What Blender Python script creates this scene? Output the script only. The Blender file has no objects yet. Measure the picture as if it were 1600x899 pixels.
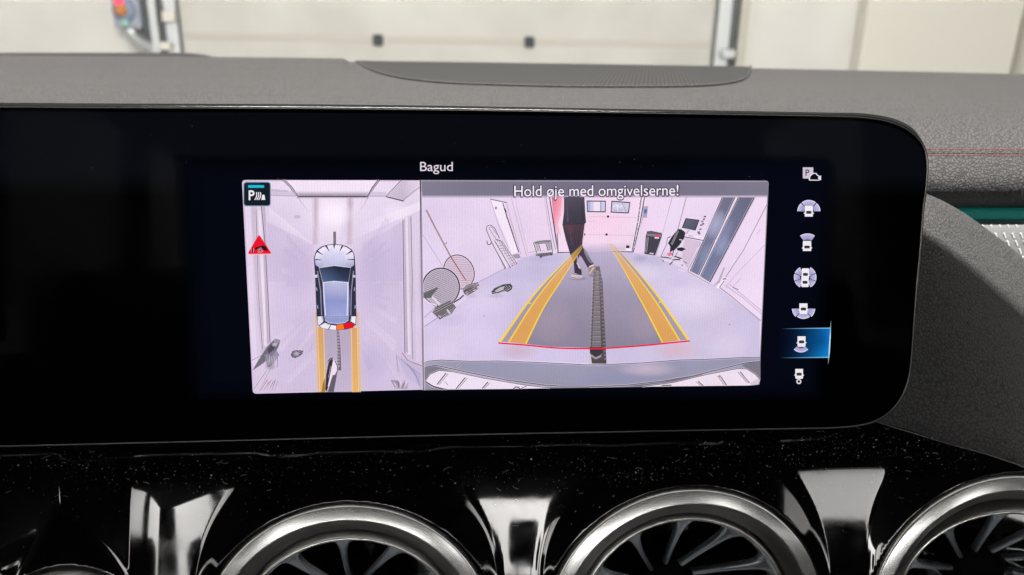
import bpy, bmesh, math, random
import numpy as np
from mathutils import Matrix, Vector, Euler
random.seed(7); np.random.seed(7)
R = math.radians
scene = bpy.context.scene
COL = scene.collection

# ------------------------------------------------------------------ camera
F_PX = 1200.0                                    # focal length in photo pixels (photo 1600 wide)
CAM_Z = 1.20                                     # camera height above the garage floor
def nz(a): return a / np.linalg.norm(a)
_rd = nz(np.array([15977.0, 127.0, 1200.0]))     # car's sideways axis seen by the camera (right, up, forward)
_u0 = np.array([0, math.cos(R(19)), -math.sin(R(19))])
_up = nz(_u0 - _rd * (_u0 @ _rd))
_fw = np.cross(_up, _rd)
if _fw[2] < 0: _fw = -_fw
M = np.array([_rd, _fw, _up])                    # rows: world X, Y, Z in camera coordinates
CAM = np.array([0, 0, CAM_Z])
cam_data = bpy.data.cameras.new('camera'); cam = bpy.data.objects.new('camera', cam_data); COL.objects.link(cam)
cr, cu, cf = M @ np.array([1, 0, 0]), M @ np.array([0, 1, 0]), M @ np.array([0, 0, 1])
mw = Matrix.Identity(4)
for i in range(3): mw[i][0], mw[i][1], mw[i][2], mw[i][3] = cr[i], cu[i], -cf[i], CAM[i]
cam.matrix_world = mw
cam_data.sensor_width = 36; cam_data.lens = 36 * F_PX / 1600
cam_data.clip_start = 0.01; cam_data.clip_end = 100
cam_data.dof.use_dof = True; cam_data.dof.focus_distance = 0.285; cam_data.dof.aperture_fstop = 27 / 2.3
scene.camera = cam
scene.render.resolution_x = 1024; scene.render.resolution_y = 575

# ------------------------------------------------------------------ world, lamps, exposure
world = bpy.data.worlds.new('World'); scene.world = world; world.use_nodes = True
bg = world.node_tree.nodes['Background']
bg.inputs[0].default_value = (1.0, 0.975, 0.925, 1); bg.inputs[1].default_value = 0.5
def lamp(name, loc, aim, sx, sy, power, col=(1, 0.965, 0.91)):
    d = bpy.data.lights.new(name, 'AREA'); d.shape = 'RECTANGLE'; d.size = sx; d.size_y = sy; d.energy = power; d.color = col
    o = bpy.data.objects.new(name, d); COL.objects.link(o)
    o.location = loc
    o.rotation_euler = (Vector(aim) - Vector(loc)).to_track_quat('-Z', 'Y').to_euler()
    return o
lamp('ceiling_and_fill_lamp', (-0.10, -0.53, 3.0), (-0.10, 0.25, 1.15), 1.2, 0.014, 190)
lamp('ceiling_and_fill_lamp', (0.6, 2.6, 3.1), (0.4, 3.2, 0.5), 3.0, 0.4, 6)
lamp('ceiling_and_fill_lamp', (0.0, -3.4, 3.0), (0.0, -4.4, 1.3), 4.0, 0.5, 680, (1, 0.97, 0.93))  # added unseen fill, brightens the rear wall that the gloss trim mirrors
scene.view_settings.view_transform = 'Standard'; scene.view_settings.look = 'None'
scene.view_settings.exposure = 0; scene.view_settings.gamma = 1
scene.cycles.use_denoising = True
scene.cycles.transparent_max_bounces = 48; scene.cycles.max_bounces = 8

# ------------------------------------------------------------------ geometry of the place
def ray(px, py): return M @ np.array([px - 800.0, -(py - 449.5), F_PX]) / F_PX
def at_y(px, py, Y):                              # the point of that line of sight which lies Y metres ahead
    r = ray(px, py); return CAM + r * (Y / r[1])
DOWN = M @ nz(np.array([5.0, -8200.0, 1200.0])); DOWN[0] = 0; DOWN = nz(DOWN)
N = np.cross(np.array([1.0, 0, 0]), DOWN); N = nz(N if N[1] < 0 else -N)   # display normal, towards the seats
E1 = np.array([1.0, 0, 0]); E2 = -DOWN
SC = CAM + ray(800, 449.5) * 0.28                 # centre of the display glass
def scr(px, py, off=0.0):                         # point on the plane of the display glass
    r = ray(px, py); return CAM + r * (((SC - CAM) @ N) / (r @ N)) + N * off
VB = CAM + ray(1075, 979) * 0.300                 # centre of the middle vent's front ring
def vf(x, y, h): return VB + E1 * x + E2 * y + N * h

# ------------------------------------------------------------------ materials
def srgb(c):
    out = []
    for v in c[:3]:
        v = v / 255.0
        out.append(v / 12.92 if v <= 0.04045 else ((v + 0.055) / 1.055) ** 2.4)
    return tuple(out)
MATS = {}
def mat(name, base=(0.5, 0.5, 0.5), rough=0.5, metal=0.0, spec=0.5, ior=1.5, emit=None, es=1.0):
    m = bpy.data.materials.new(name); m.use_nodes = True
    b = m.node_tree.nodes['Principled BSDF']
    b.inputs['Base Color'].default_value = (*base, 1); b.inputs['Roughness'].default_value = rough
    b.inputs['Metallic'].default_value = metal; b.inputs['IOR'].default_value = ior
    b.inputs['Specular IOR Level'].default_value = spec
    if emit: b.inputs['Emission Color'].default_value = (*emit, 1); b.inputs['Emission Strength'].default_value = es
    MATS[name] = m; return m
def nodes(m): return m.node_tree.nodes, m.node_tree.links, m.node_tree.nodes['Principled BSDF']
def noise_on(m, inp, scale, lo, hi, detail=4, fmin=0.35, fmax=0.65, stretch=None):
    n, l, b = nodes(m)
    tc = n.new('ShaderNodeTexCoord'); t = n.new('ShaderNodeTexNoise'); t.inputs['Scale'].default_value = scale; t.inputs['Detail'].default_value = detail
    src = tc.outputs['Object']
    if stretch:
        mp = n.new('ShaderNodeMapping'); mp.inputs['Scale'].default_value = stretch; l.new(src, mp.inputs[0]); src = mp.outputs[0]
    l.new(src, t.inputs['Vector'])
    r = n.new('ShaderNodeMapRange'); r.inputs[1].default_value = fmin; r.inputs[2].default_value = fmax
    if isinstance(lo, (int, float)):
        r.inputs[3].default_value = lo; r.inputs[4].default_value = hi; l.new(t.outputs[0], r.inputs[0]); l.new(r.outputs[0], b.inputs[inp])
    else:
        l.new(t.outputs[0], r.inputs[0]); x = n.new('ShaderNodeMix'); x.data_type = 'RGBA'
        x.inputs[6].default_value = (*lo, 1); x.inputs[7].default_value = (*hi, 1); l.new(r.outputs[0], x.inputs[0]); l.new(x.outputs[2], b.inputs[inp])
def leather(name, base, scale=640, depth=0.00026, rough=0.55):
    m = mat(name, base, rough, spec=0.22); n, l, b = nodes(m)
    tc = n.new('ShaderNodeTexCoord')
    wn = n.new('ShaderNodeTexNoise'); wn.inputs['Scale'].default_value = 260; wn.inputs['Detail'].default_value = 3
    l.new(tc.outputs['Object'], wn.inputs['Vector'])
    ad = n.new('ShaderNodeMixRGB'); ad.blend_type = 'LINEAR_LIGHT'; ad.inputs[0].default_value = 0.0005
    l.new(tc.outputs['Object'], ad.inputs[1]); l.new(wn.outputs['Color'], ad.inputs[2])
    v = n.new('ShaderNodeTexVoronoi'); v.feature = 'DISTANCE_TO_EDGE'; v.inputs['Scale'].default_value = scale
    l.new(ad.outputs[0], v.inputs['Vector'])
    r = n.new('ShaderNodeMapRange'); r.inputs[2].default_value = 0.22; r.interpolation_type = 'SMOOTHSTEP'; l.new(v.outputs[0], r.inputs[0])
    f = n.new('ShaderNodeTexNoise'); f.inputs['Scale'].default_value = 900; f.inputs['Detail'].default_value = 2; l.new(tc.outputs['Object'], f.inputs['Vector'])
    s = n.new('ShaderNodeMath'); s.operation = 'MULTIPLY_ADD'; s.inputs[1].default_value = 0.12; l.new(f.outputs[0], s.inputs[0]); l.new(r.outputs[0], s.inputs[2])
    bp = n.new('ShaderNodeBump'); bp.inputs['Strength'].default_value = 0.75; bp.inputs['Distance'].default_value = depth
    l.new(s.outputs[0], bp.inputs['Height']); l.new(bp.outputs[0], b.inputs['Normal'])
    x = n.new('ShaderNodeMix'); x.data_type = 'RGBA'; x.inputs[6].default_value = (*[c * 0.48 for c in base], 1); x.inputs[7].default_value = (*base, 1)
    l.new(r.outputs[0], x.inputs[0]); l.new(x.outputs[2], b.inputs['Base Color'])
    return m
leather('leather', (0.074, 0.072, 0.073))
leather('leather_wing', (0.078, 0.077, 0.078), 640, 0.00022)
mat('gloss_black', (0.0025, 0.0025, 0.003), 0.03, ior=1.85, spec=0.5)
noise_on(MATS['gloss_black'], 'Roughness', 120, 0.025, 0.07)
mat('glass_black', (0.0010, 0.0012, 0.002), 0.04, spec=0.008)
noise_on(MATS['glass_black'], 'Roughness', 40, 0.03, 0.12)
mat('frame_black', (0.004, 0.004, 0.0045), 0.18, spec=0.4)
mat('frame_edge', (0.15, 0.145, 0.14), 0.3, metal=0.8)
mat('satin_silver', (0.88, 0.88, 0.87), 0.25, metal=0.8)
mat('dark_silver', (0.20, 0.195, 0.19), 0.30, metal=0.8)
mat('vane_metal', (0.66, 0.72, 0.78), 0.25, metal=0.85)
mat('vent_black', (0.003, 0.003, 0.003), 0.7, spec=0.05)
mat('thread', (0.13, 0.05, 0.05), 0.9, spec=0.1)
mat('seam_dark', (0.03, 0.03, 0.03), 0.7)
mat('cloth_dark', (0.02, 0.02, 0.021), 0.8, spec=0.2)
mat('headliner', (0.012, 0.012, 0.012), 0.9, spec=0.1)
mat('black_plastic', (0.02, 0.02, 0.02), 0.5)
mat('teal_light', (0.01, 0.14, 0.12), 0.35, emit=srgb((12, 92, 84)), es=0.4)
mat('trim_metal', (0.19, 0.195, 0.195), 0.33, metal=0.25)
mat('mark_white', (0.50, 0.51, 0.50), 0.4, emit=srgb((200, 205, 205)), es=0.12)
mat('dust', (0.62, 0.60, 0.56), 0.9, spec=0.1)
mat('glass_speck', (0.16, 0.16, 0.16), 0.9, spec=0.1)
mat('wall_cream', (0.70, 0.68, 0.62), 0.7); noise_on(MATS['wall_cream'], 'Base Color', 1.5, (0.57, 0.56, 0.525), (0.65, 0.64, 0.60), 3)
mat('wall_panel_white', (0.62, 0.60, 0.535), 0.5)
mat('wall_rear_white', (0.85, 0.85, 0.86), 0.8)
mat('door_cream', (0.76, 0.735, 0.655), 0.5); noise_on(MATS['door_cream'], 'Base Color', 3.0, (0.45, 0.44, 0.40), (0.51, 0.50, 0.46), 5)
mat('seal_grey', (0.46, 0.445, 0.39), 0.7)
mat('galvanised', (0.50, 0.52, 0.52), 0.4, metal=0.5)
mat('rail_dark', (0.09, 0.10, 0.10), 0.6)
mat('stud_dark', (0.03, 0.04, 0.045), 0.6)
mat('box_grey', (0.30, 0.33, 0.38), 0.5)
mat('box_blue', (0.20, 0.25, 0.36), 0.5)
mat('lamp_red', (0.7, 0.05, 0.1), 0.4, emit=(1.0, 0.06, 0.14), es=1.1)
mat('dial_orange', (0.5, 0.20, 0.06), 0.5)
mat('button_green', (0.30, 0.52, 0.44), 0.5)
mat('floor_grey', (0.4, 0.4, 0.4), 0.5)
# speaker grille: fine woven ribs
g = mat('grille_fabric', (0.06, 0.06, 0.06), 0.85, spec=0.15); n, l, b = nodes(g)
tc = n.new('ShaderNodeTexCoord'); mp = n.new('ShaderNodeMapping'); mp.inputs['Rotation'].default_value = (0, 0, R(14)); l.new(tc.outputs['Object'], mp.inputs[0])
wv = n.new('ShaderNodeTexWave'); wv.inputs['Scale'].default_value = 130; wv.bands_direction = 'X'; l.new(mp.outputs[0], wv.inputs['Vector'])
x = n.new('ShaderNodeMix'); x.data_type = 'RGBA'; x.inputs[6].default_value = (0.022, 0.022, 0.023, 1); x.inputs[7].default_value = (0.048, 0.047, 0.046, 1)
l.new(wv.outputs['Color'], x.inputs[0]); l.new(x.outputs[2], b.inputs['Base Color'])
# display picture elements: they give off the light of the colour stored on them
dm = bpy.data.materials.new('display_pixels'); dm.use_nodes = True; n = dm.node_tree.nodes; l = dm.node_tree.links; n.clear()
out = n.new('ShaderNodeOutputMaterial'); mx = n.new('ShaderNodeMixShader'); tr = n.new('ShaderNodeBsdfTransparent'); em = n.new('ShaderNodeEmission')
at = n.new('ShaderNodeAttribute'); at.attribute_name = 'Col'
tc = n.new('ShaderNodeTexCoord'); t1 = n.new('ShaderNodeTexNoise'); t1.inputs['Scale'].default_value = 2600; t1.inputs['Detail'].default_value = 2; l.new(tc.outputs['Object'], t1.inputs['Vector'])
w1 = n.new('ShaderNodeTexWave'); w1.inputs['Scale'].default_value = 310; w1.bands_direction = 'X'; w1.inputs['Distortion'].default_value = 0.6; l.new(tc.outputs['Object'], w1.inputs['Vector'])
t2 = n.new('ShaderNodeTexNoise'); t2.inputs['Scale'].default_value = 60; t2.inputs['Detail'].default_value = 3; l.new(tc.outputs['Object'], t2.inputs['Vector'])
a1 = n.new('ShaderNodeMapRange'); a1.inputs[3].default_value = 0.87; a1.inputs[4].default_value = 1.13; l.new(t1.outputs[0], a1.inputs[0])
a2 = n.new('ShaderNodeMapRange'); a2.inputs[3].default_value = 0.975; a2.inputs[4].default_value = 1.025; l.new(w1.outputs['Fac'], a2.inputs[0])
a3 = n.new('ShaderNodeMapRange'); a3.inputs[3].default_value = 0.90; a3.inputs[4].default_value = 1.10; l.new(t2.outputs[0], a3.inputs[0])
p1 = n.new('ShaderNodeMath'); p1.operation = 'MULTIPLY'; l.new(a1.outputs[0], p1.inputs[0]); l.new(a2.outputs[0], p1.inputs[1])
p2 = n.new('ShaderNodeMath'); p2.operation = 'MULTIPLY'; l.new(p1.outputs[0], p2.inputs[0]); l.new(a3.outputs[0], p2.inputs[1])
l.new(at.outputs['Color'], em.inputs[0]); l.new(p2.outputs[0], em.inputs[1]); l.new(at.outputs['Alpha'], mx.inputs[0]); l.new(tr.outputs[0], mx.inputs[1]); l.new(em.outputs[0], mx.inputs[2]); l.new(mx.outputs[0], out.inputs[0])
MATS['display_pixels'] = dm

# ------------------------------------------------------------------ helpers
def obj(name, verts, faces, m, parent=None, smooth=False):
    me = bpy.data.meshes.new(name); me.from_pydata([tuple(map(float, v)) for v in verts], [], faces); me.update()
    if smooth:
        for p in me.polygons: p.use_smooth = True
    o = bpy.data.objects.new(name, me); COL.objects.link(o)
    me.materials.append(MATS[m] if isinstance(m, str) else m)
    if parent: o.parent = parent
    return o
def tag(o, label, cat, group=None):
    o['label'] = label; o['category'] = cat
    if group: o['group'] = group
    return o
def struct(o): o['kind'] = 'structure'; return o
def thing(name, label, cat, group=None):
    o = bpy.data.objects.new(name, None); COL.objects.link(o); o.empty_display_size = 0.01
    return tag(o, label, cat, group)
def fix_normals(o, bevel=0, seg=2, angle=True):
    bm = bmesh.new(); bm.from_mesh(o.data); bmesh.ops.remove_doubles(bm, verts=bm.verts, dist=1e-7)
    bmesh.ops.recalc_face_normals(bm, faces=bm.faces)
    if bevel: bmesh.ops.bevel(bm, geom=bm.edges[:], offset=bevel, segments=seg, affect='EDGES', profile=0.5)
    bm.to_mesh(o.data); bm.free(); return o
def box(name, c, s, m, parent=None, bevel=0.0, rot=None):
    v = [Vector((sx * s[0] / 2, sy * s[1] / 2, sz * s[2] / 2)) for sx in (-1, 1) for sy in (-1, 1) for sz in (-1, 1)]
    if rot: v = [Euler(rot).to_matrix() @ q for q in v]
    v = [q + Vector(c) for q in v]
    f = [(0, 1, 3, 2), (4, 6, 7, 5), (0, 4, 5, 1), (2, 3, 7, 6), (0, 2, 6, 4), (1, 5, 7, 3)]
    return fix_normals(obj(name, v, f, m, parent), bevel)
def grid(name, P, m, parent=None, smooth=True):
    nr, nc = len(P), len(P[0]); v = [q for row in P for q in row]
    f = [(i * nc + j, i * nc + j + 1, (i + 1) * nc + j + 1, (i + 1) * nc + j) for i in range(nr - 1) for j in range(nc - 1)]
    return obj(name, v, f, m, parent, smooth)
def catmull(P, k=8):
    P = [np.array(p, float) for p in P]; out = []
    Q = [2 * P[0] - P[1]] + P + [2 * P[-1] - P[-2]]
    for i in range(1, len(Q) - 2):
        a, b, c, d = Q[i - 1:i + 3]
        for t in np.arange(k) / k:
            out.append(0.5 * (2 * b + (c - a) * t + (2 * a - 5 * b + 4 * c - d) * t * t + (3 * b - a - 3 * c + d) * t ** 3))
    out.append(P[-1]); return out
def tube(name, pts, r, m, parent=None, k=8, closed=False):
    pts = [np.array(p, float) for p in pts]; P = []
    n_ = len(pts)
    for i, p in enumerate(pts):
        a = pts[(i - 1) % n_] if closed or i else p; b = pts[(i + 1) % n_] if closed or i < n_ - 1 else p
        t = nz(b - a); u = np.cross(t, [0, 0.3, 1.0]); u = nz(u); w = np.cross(t, u); rr = r[i] if hasattr(r, '__len__') else r
        P.append([p + rr * (math.cos(q) * u + math.sin(q) * w) for q in [2 * math.pi * j / k for j in range(k + 1)]])
    if closed: P.append(P[0])
    return grid(name, P, m, parent)
def lathe(name, prof, m, parent, centre, ax1=E1, ax2=E2, axn=N, k=160, a0=0, a1=2 * math.pi, sc=1.0):
    P = []; prof = [(r * sc, h * sc) for r, h in prof]
    for j in range(k + 1):
        a = a0 + (a1 - a0) * j / k; d = math.cos(a) * ax1 + math.sin(a) * ax2
        P.append([centre + d * r + axn * h for r, h in prof])
    return fix_normals(grid(name, P, m, parent))

# ------------------------------------------------------------------ garage beyond the windscreen
WY = 4.2
floor = struct(box('garage_floor', (0, 0.0, -0.05), (9, 10.5, 0.1), 'floor_grey'))
wall = struct(box('garage_wall', (0.0, WY + 0.20, 1.6), (8.6, 0.2, 3.2), 'wall_cream'))
rear = struct(box('garage_wall_rear', (0.0, -4.9, 1.6), (8.6, 0.2, 3.2), 'wall_rear_white'))
for sx in (-1, 1): struct(box('garage_wall_side', (sx * 3.4, -2.4, 1.6), (0.2, 4.8, 3.2), 'wall_rear_white'))
def bx(px): return at_y(px, 45, WY)[0]
def bz(py, px=700): return at_y(px, py, WY)[2]
door = thing('garage_door', 'cream sectional garage door with dark studs, blurred behind the dashboard', 'garage door')
x0, x1 = bx(280), bx(1117)
zs = bz(62)
for za, zb in ((0.03, 0.42), (0.42, 0.81), (zs - 0.40, zs), (zs, zs + 0.45), (zs + 0.45, zs + 0.9), (zs + 0.9, zs + 1.35)):
    box('door_panel', ((x0 + x1) / 2, WY + 0.06, (za + zb) / 2), (x1 - x0, 0.05, zb - za - 0.004), 'door_cream', door, 0.004)
box('door_seam', ((x0 + x1) / 2, WY + 0.075, zs - 0.004), (x1 - x0 - 0.02, 0.085, 0.045), 'seal_grey', door, 0.01)
for px, py in ((590, 63), (828, 66)):
    p = at_y(px, py, WY)
    box('stud', (p[0], WY + 0.025, p[2]), (0.05, 0.04, 0.055), 'stud_dark', door, 0.008)
rl = thing('door_rail', 'galvanised vertical rail left of the garage door beside the control box', 'door rail')
for a, b_, m_, yy in ((219, 236, 'rail_dark', WY + 0.04), (237, 249, 'galvanised', WY + 0.0), (250, 257, 'rail_dark', WY + 0.04), (258, 277, 'galvanised', WY + 0.03)):
    box('rail_strip', ((bx(a) + bx(b_)) / 2, yy, 1.4), (bx(b_) - bx(a), 0.05, 2.7), m_, rl, 0.004)
p = at_y(267, 26, WY); box('roller_bracket', (p[0], WY - 0.02, p[2]), (0.06, 0.05, 0.05), 'wall_panel_white', rl, 0.006)
p = at_y(262, 72, WY); box('roller_bracket', (p[0], WY - 0.02, p[2]), (0.05, 0.05, 0.04), 'wall_panel_white', rl, 0.006)
rr_ = thing('door_rail', 'galvanised vertical rail right of the garage door beside the beige jamb', 'door rail')
for a, b_, m_, yy in ((1121, 1141, 'galvanised', WY + 0.02), (1142, 1153, 'rail_dark', WY + 0.05), (1158, 1172, 'seal_grey', WY + 0.05)):
    box('rail_strip', ((bx(a) + bx(b_)) / 2, yy, 1.4), (bx(b_) - bx(a), 0.05, 2.7), m_, rr_, 0.004)
p = at_y(1134, 84, WY); box('roller_bracket', (p[0], WY - 0.03, p[2]), (0.07, 0.06, 0.05), 'galvanised', rr_, 0.01)
jamb = tag(box('door_jamb', (bx(1176), WY + 0.07, 1.55), (0.02, 0.06, 3.0), 'wall_panel_white', None, 0.004), 'narrow beige upright jamb on the wall right of the door rail', 'door jamb')
wp = tag(box('wall_panel', ((bx(1350) + bx(1592)) / 2, WY + 0.04, 1.55), (bx(1592) - bx(1350), 0.1, 3.0), 'wall_panel_white', None, 0.01), 'bright cream wall panel at the right of the garage wall', 'wall panel')
wp2 = tag(box('corner_post', (bx(1640), WY + 0.0, 1.55), (bx(1680) - bx(1600), 0.16, 3.0), 'wall_panel_white', None, 0.01), 'white corner post at the far right edge of the garage wall', 'post')
cb = thing('control_box', 'grey door control box with red lamp and orange dial left of the rail', 'control box')
a_, b_ = at_y(172, -40, WY), at_y(226, 46, WY)
box('housing', ((a_[0] + b_[0]) / 2, WY + 0.02, (a_[2] + b_[2]) / 2), (b_[0] - a_[0], 0.12, a_[2] - b_[2]), 'box_grey', cb, 0.012)
p = at_y(193, 16, WY - 0.05); lathe('dial_plate', [(0, 0.012), (0.05, 0.012), (0.056, 0.0)], 'box_blue', cb, p, np.array([1., 0, 0]), np.array([0, 0, 1.]), np.array([0, -1., 0]), 24)
lathe('dial', [(0, 0.04), (0.024, 0.04), (0.03, 0.013)], 'dial_orange', cb, p + np.array([-0.006, 0, 0]), np.array([1., 0, 0]), np.array([0, 0, 1.]), np.array([0, -1., 0]), 24)
p = at_y(187, 3, WY - 0.05); lathe('lamp', [(0, 0.03), (0.018, 0.028), (0.026, 0.0)], 'lamp_red', cb, p, np.array([1., 0, 0]), np.array([0, 0, 1.]), np.array([0, -1., 0]), 24)
p = at_y(196, 36, WY - 0.05); lathe('button', [(0, 0.02), (0.014, 0.02), (0.02, 0.0)], 'button_green', cb, p, np.array([1., 0, 0]), np.array([0, 0, 1.]), np.array([0, -1., 0]), 24)
tube('cable', catmull([at_y(203, 44, WY), at_y(208, 55, WY), at_y(220, 66, WY), at_y(238, 76, WY), at_y(246, 84, WY)]), 0.03, 'galvanised', cb)

# ------------------------------------------------------------------ cabin around and behind the camera (seen in the reflections)
zc = CAM_Z
cabin = struct(thing('car_cabin', '', '')); del cabin['label']; del cabin['category']
box('roof_lining', (0, -1.020, zc + 0.36), (1.5, 2.202, 0.05), 'headliner', cabin)
for sx in (-1, 1):
    box('door_card', (sx * 0.76, -0.9, zc - 0.53), (0.06, 2.5, 0.75), 'headliner', cabin)
    box('front_window_blocker', (sx * 0.76, -0.385, zc + 0.11), (0.05, 0.79, 0.48), 'headliner', cabin)  # added unseen panel closing the front side window, keeps its reflection off the trim
    for y_, w_ in ((-1.32, 0.05), (-2.08, 0.06)):
        box('pillar', (sx * 0.75, y_, zc + 0.12), (0.05, w_, 0.45), 'headliner', cabin)
box('tailgate_panel', (0, -2.12, zc - 0.5), (1.5, 0.06, 0.92), 'headliner', cabin)
for sx in (-1, 1):
    box('tailgate_pillar', (sx * 0.72, -2.12, zc + 0.15), (0.05, 0.06, 0.4), 'headliner', cabin)
box('footwell', (0, -0.8, zc - 0.95), (1.5, 2.8, 0.05), 'headliner', cabin)
def seat(label, x, y, w, backh, headrest):
    t = thing('car_seat', label, 'car seat')
    box('cushion', (x, y + 0.26, zc - 0.60), (w, 0.5, 0.16), 'cloth_dark', t, 0.04)
    box('backrest', (x, y, zc - 0.32 + backh / 2 - 0.3), (w, 0.14, backh), 'cloth_dark', t, 0.05, (R(10), 0, 0))
    for hx in headrest:
        zt = zc - 0.62 + backh
        box('headrest', (hx, y - 0.06, zt + 0.12), (0.26, 0.10, 0.17), 'cloth_dark', t, 0.035)
        for s_ in (-1, 1): tube('post', [(hx + s_ * 0.06, y - 0.06, zt - 0.05), (hx + s_ * 0.06, y - 0.06, zt + 0.08)], 0.007, 'satin_silver', t)
    return t
seat('black driver seat mirrored in the gloss trim, at the left', -0.56, -0.72, 0.34, 0.40, (-0.56,))
seat('black passenger seat mirrored in the gloss trim, at the right', 0.44, -0.72, 0.50, 0.60, (0.44,))
seat('black rear bench with three headrests mirrored in the gloss trim', 0.05, -1.55, 1.3, 0.56, (-0.28, 0.13, 0.56))

# ------------------------------------------------------------------ dashboard
dash = thing('dashboard', 'grey leather dashboard with red double stitching and gloss black lower trim', 'dashboard')
PROF = [(0.70, -0.060), (0.675, -0.038), (0.65, -0.0308), (0.57, -0.0305), (0.49, -0.0312), (0.42, -0.0326), (0.37, -0.0354), (0.345, -0.0394),
        (0.3290, -0.0465), (0.3215, -0.0555), (0.3190, -0.0640), (0.3235, -0.0715), (0.335, -0.0775), (0.350, -0.0815), (0.365, -0.083)]
prof = catmull([np.array(p) for p in PROF], 8)
EDGE = ray(547, 92)[0] / ray(547, 92)[1]
def raise_at(x, Y):                                # the cover left of the loudspeaker stands a little higher
    xs = EDGE * Y
    t = min(1, max(0, (xs - x) / 0.006)); t = t * t * (3 - 2 * t)
    return 0.0026 * t * min(1, max(0, (Y - 0.45) / 0.15))
xs_ = np.unique(np.concatenate([np.linspace(-0.85, 0.85, 120), np.linspace(-0.20, -0.06, 90)]))
rows = []
for Y, z in prof: rows.append([(x, Y, zc + z + raise_at(x, Y) - 0.006 * (x / 0.7) ** 2 * max(0, (Y - 0.3) / 0.4)) for x in xs_])
top = fix_normals(grid('top_cover', rows, 'leather', dash))
_py = np.array([p[0] for p in prof[8:70]]); _pz = np.array([p[1] for p in prof[8:70]])
def dash_hit(px, py, lift=0.0):
    r = ray(px, py); best = None
    for i in range(len(prof) - 1):
        (a, za), (b_, zb) = prof[i], prof[i + 1]
        fa, fb = za - r[2] / r[1] * a, zb - r[2] / r[1] * b_
        if fa * fb <= 0:
            t = fa / (fa - fb); Y = a + (b_ - a) * t
            if best is None or Y < best: best = Y
    if best is None: best = 0.645
    Y = best; return np.array([r[0] / r[1] * Y, Y, zc + r[2] / r[1] * Y + lift])
def dash_z(Y): return float(np.interp(Y, np.array([p[0] for p in prof[8:60]])[::-1], np.array([p[1] for p in prof[8:60]])[::-1]))
# loudspeaker cover
front = [(556, 97), (575, 108), (600, 117), (640, 125), (700, 131), (780, 134), (880, 136.5), (980, 137), (1060, 136.5), (1110, 134.5), (1145, 130), (1163, 124), (1171, 115), (1173, 107)]
FP = catmull([dash_hit(*q) for q in front], 6)
cols = []
for p in FP:
    Yf = 0.652; cols.append([np.array([p[0] * (1 + (Y / p[1] - 1) * 0.9) if False else p[0] + (Y - p[1]) * p[0] / p[1], Y, zc + dash_z(Y) + 0.0011 - 0.006 * ((p[0]) / 0.7) ** 2 * max(0, (Y - 0.3) / 0.4)]) for Y in np.linspace(p[1], max(Yf, p[1] + 0.004), 10)])
grille = fix_normals(grid('speaker_grille', cols, 'grille_fabric', dash))
tube('rim', [q + np.array([0, 0, 0.0006]) for q in FP] + [np.array([FP[-1][0] * Y / FP[-1][1], Y, zc + dash_z(Y) + 0.0012]) for Y in np.linspace(FP[-1][1], 0.65, 6)[1:]], 0.0007, 'leather', grille, 8)
# instrument hood edge behind, far left
hood = []
for Y, dz in ((0.76, -0.04), (0.75, -0.006), (0.735, 0.0), (0.715, -0.003), (0.71, -0.04)):
    hood.append([])
    for px in np.linspace(-700, 350, 40):
        s = min(1, max(0, (350 - px) / 60)) ** 0.5
        p = at_y(px, 82.5 + max(0, (40 - px)) * 0.006, Y)
        hood[-1].append((p[0], Y, p[2] + dz - (1 - s) * 0.006))
fix_normals(grid('instrument_hood', hood, 'black_plastic', dash))
# double seam with its red stitches
seam = []
sy, sz = None, None
def seam_pt(x, k):                                 # k: metres below the seam line along the roll
    base = dash_hit(1520, 238)
    Y0, z0 = base[1], base[2] - zc
    i = min(range(len(prof)), key=lambda q: abs(prof[q][1] - (z0 - k)) + (9 if prof[q][0] > 0.36 else 0))
    a, b_ = prof[i - 1], prof[i + 1]
    t = nz(np.array([0, b_[0] - a[0], b_[1] - a[1]])); nn = np.array([0, t[2], -t[1]]); nn = nn if nn[1] < 0 else -nn
    return np.array([x, prof[i][0] + (z0 - k - prof[i][1]) * (b_[0] - a[0]) / (b_[1] - a[1]), zc + z0 - k]), t, nn
q, t, nn = seam_pt(0, 0)
XS0, XS1 = 0.12, 0.62
sm = grid('seam_groove', [[np.array([x_, 0, 0]) + np.array([0, *(q + t * d + nn * h)[1:]]) for x_ in np.linspace(XS0, XS1, 30)] for d, h in ((-0.0008, 0.0001), (-0.0004, 0.0005), (-0.0001, 0.0002), (0.0001, 0.0002), (0.0004, 0.0005), (0.0008, 0.0001))], 'leather', dash)
st_me = None
for row, d in ((0, -0.00118), (1, 0.00125)):
    qq, tt, nn2 = seam_pt(0, d)
    x_ = 0.165 + row * 0.0006
    while x_ < 0.42:
        if st_me is None:
            P = []
            for i, s_ in enumerate(np.linspace(-1, 1, 7)):
                rr0 = 0.00042 * math.sqrt(max(0.05, 1 - s_ ** 4)); c = np.array([s_ * 0.00105, s_ * 0.00012, 0.00012])
                P.append([c + rr0 * np.array([0, math.cos(a), math.sin(a)]) for a in np.linspace(0, 2 * math.pi, 7)])
            o = grid('stitch', P, 'thread', sm); st_me = o.data
        else:
            o = bpy.data.objects.new('stitch', st_me); COL.objects.link(o); o.parent = sm
        mm = Matrix.Identity(4)
        for i in range(3): mm[i][0], mm[i][1], mm[i][2] = E1[i], tt[i], nn2[i]
        o.matrix_world = Matrix.Translation(Vector((x_, qq[1], qq[2]))) @ mm
        o.scale = (random.uniform(0.92, 1.05), random.uniform(0.9, 1.15), 1)
        x_ += 0.00245
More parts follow.
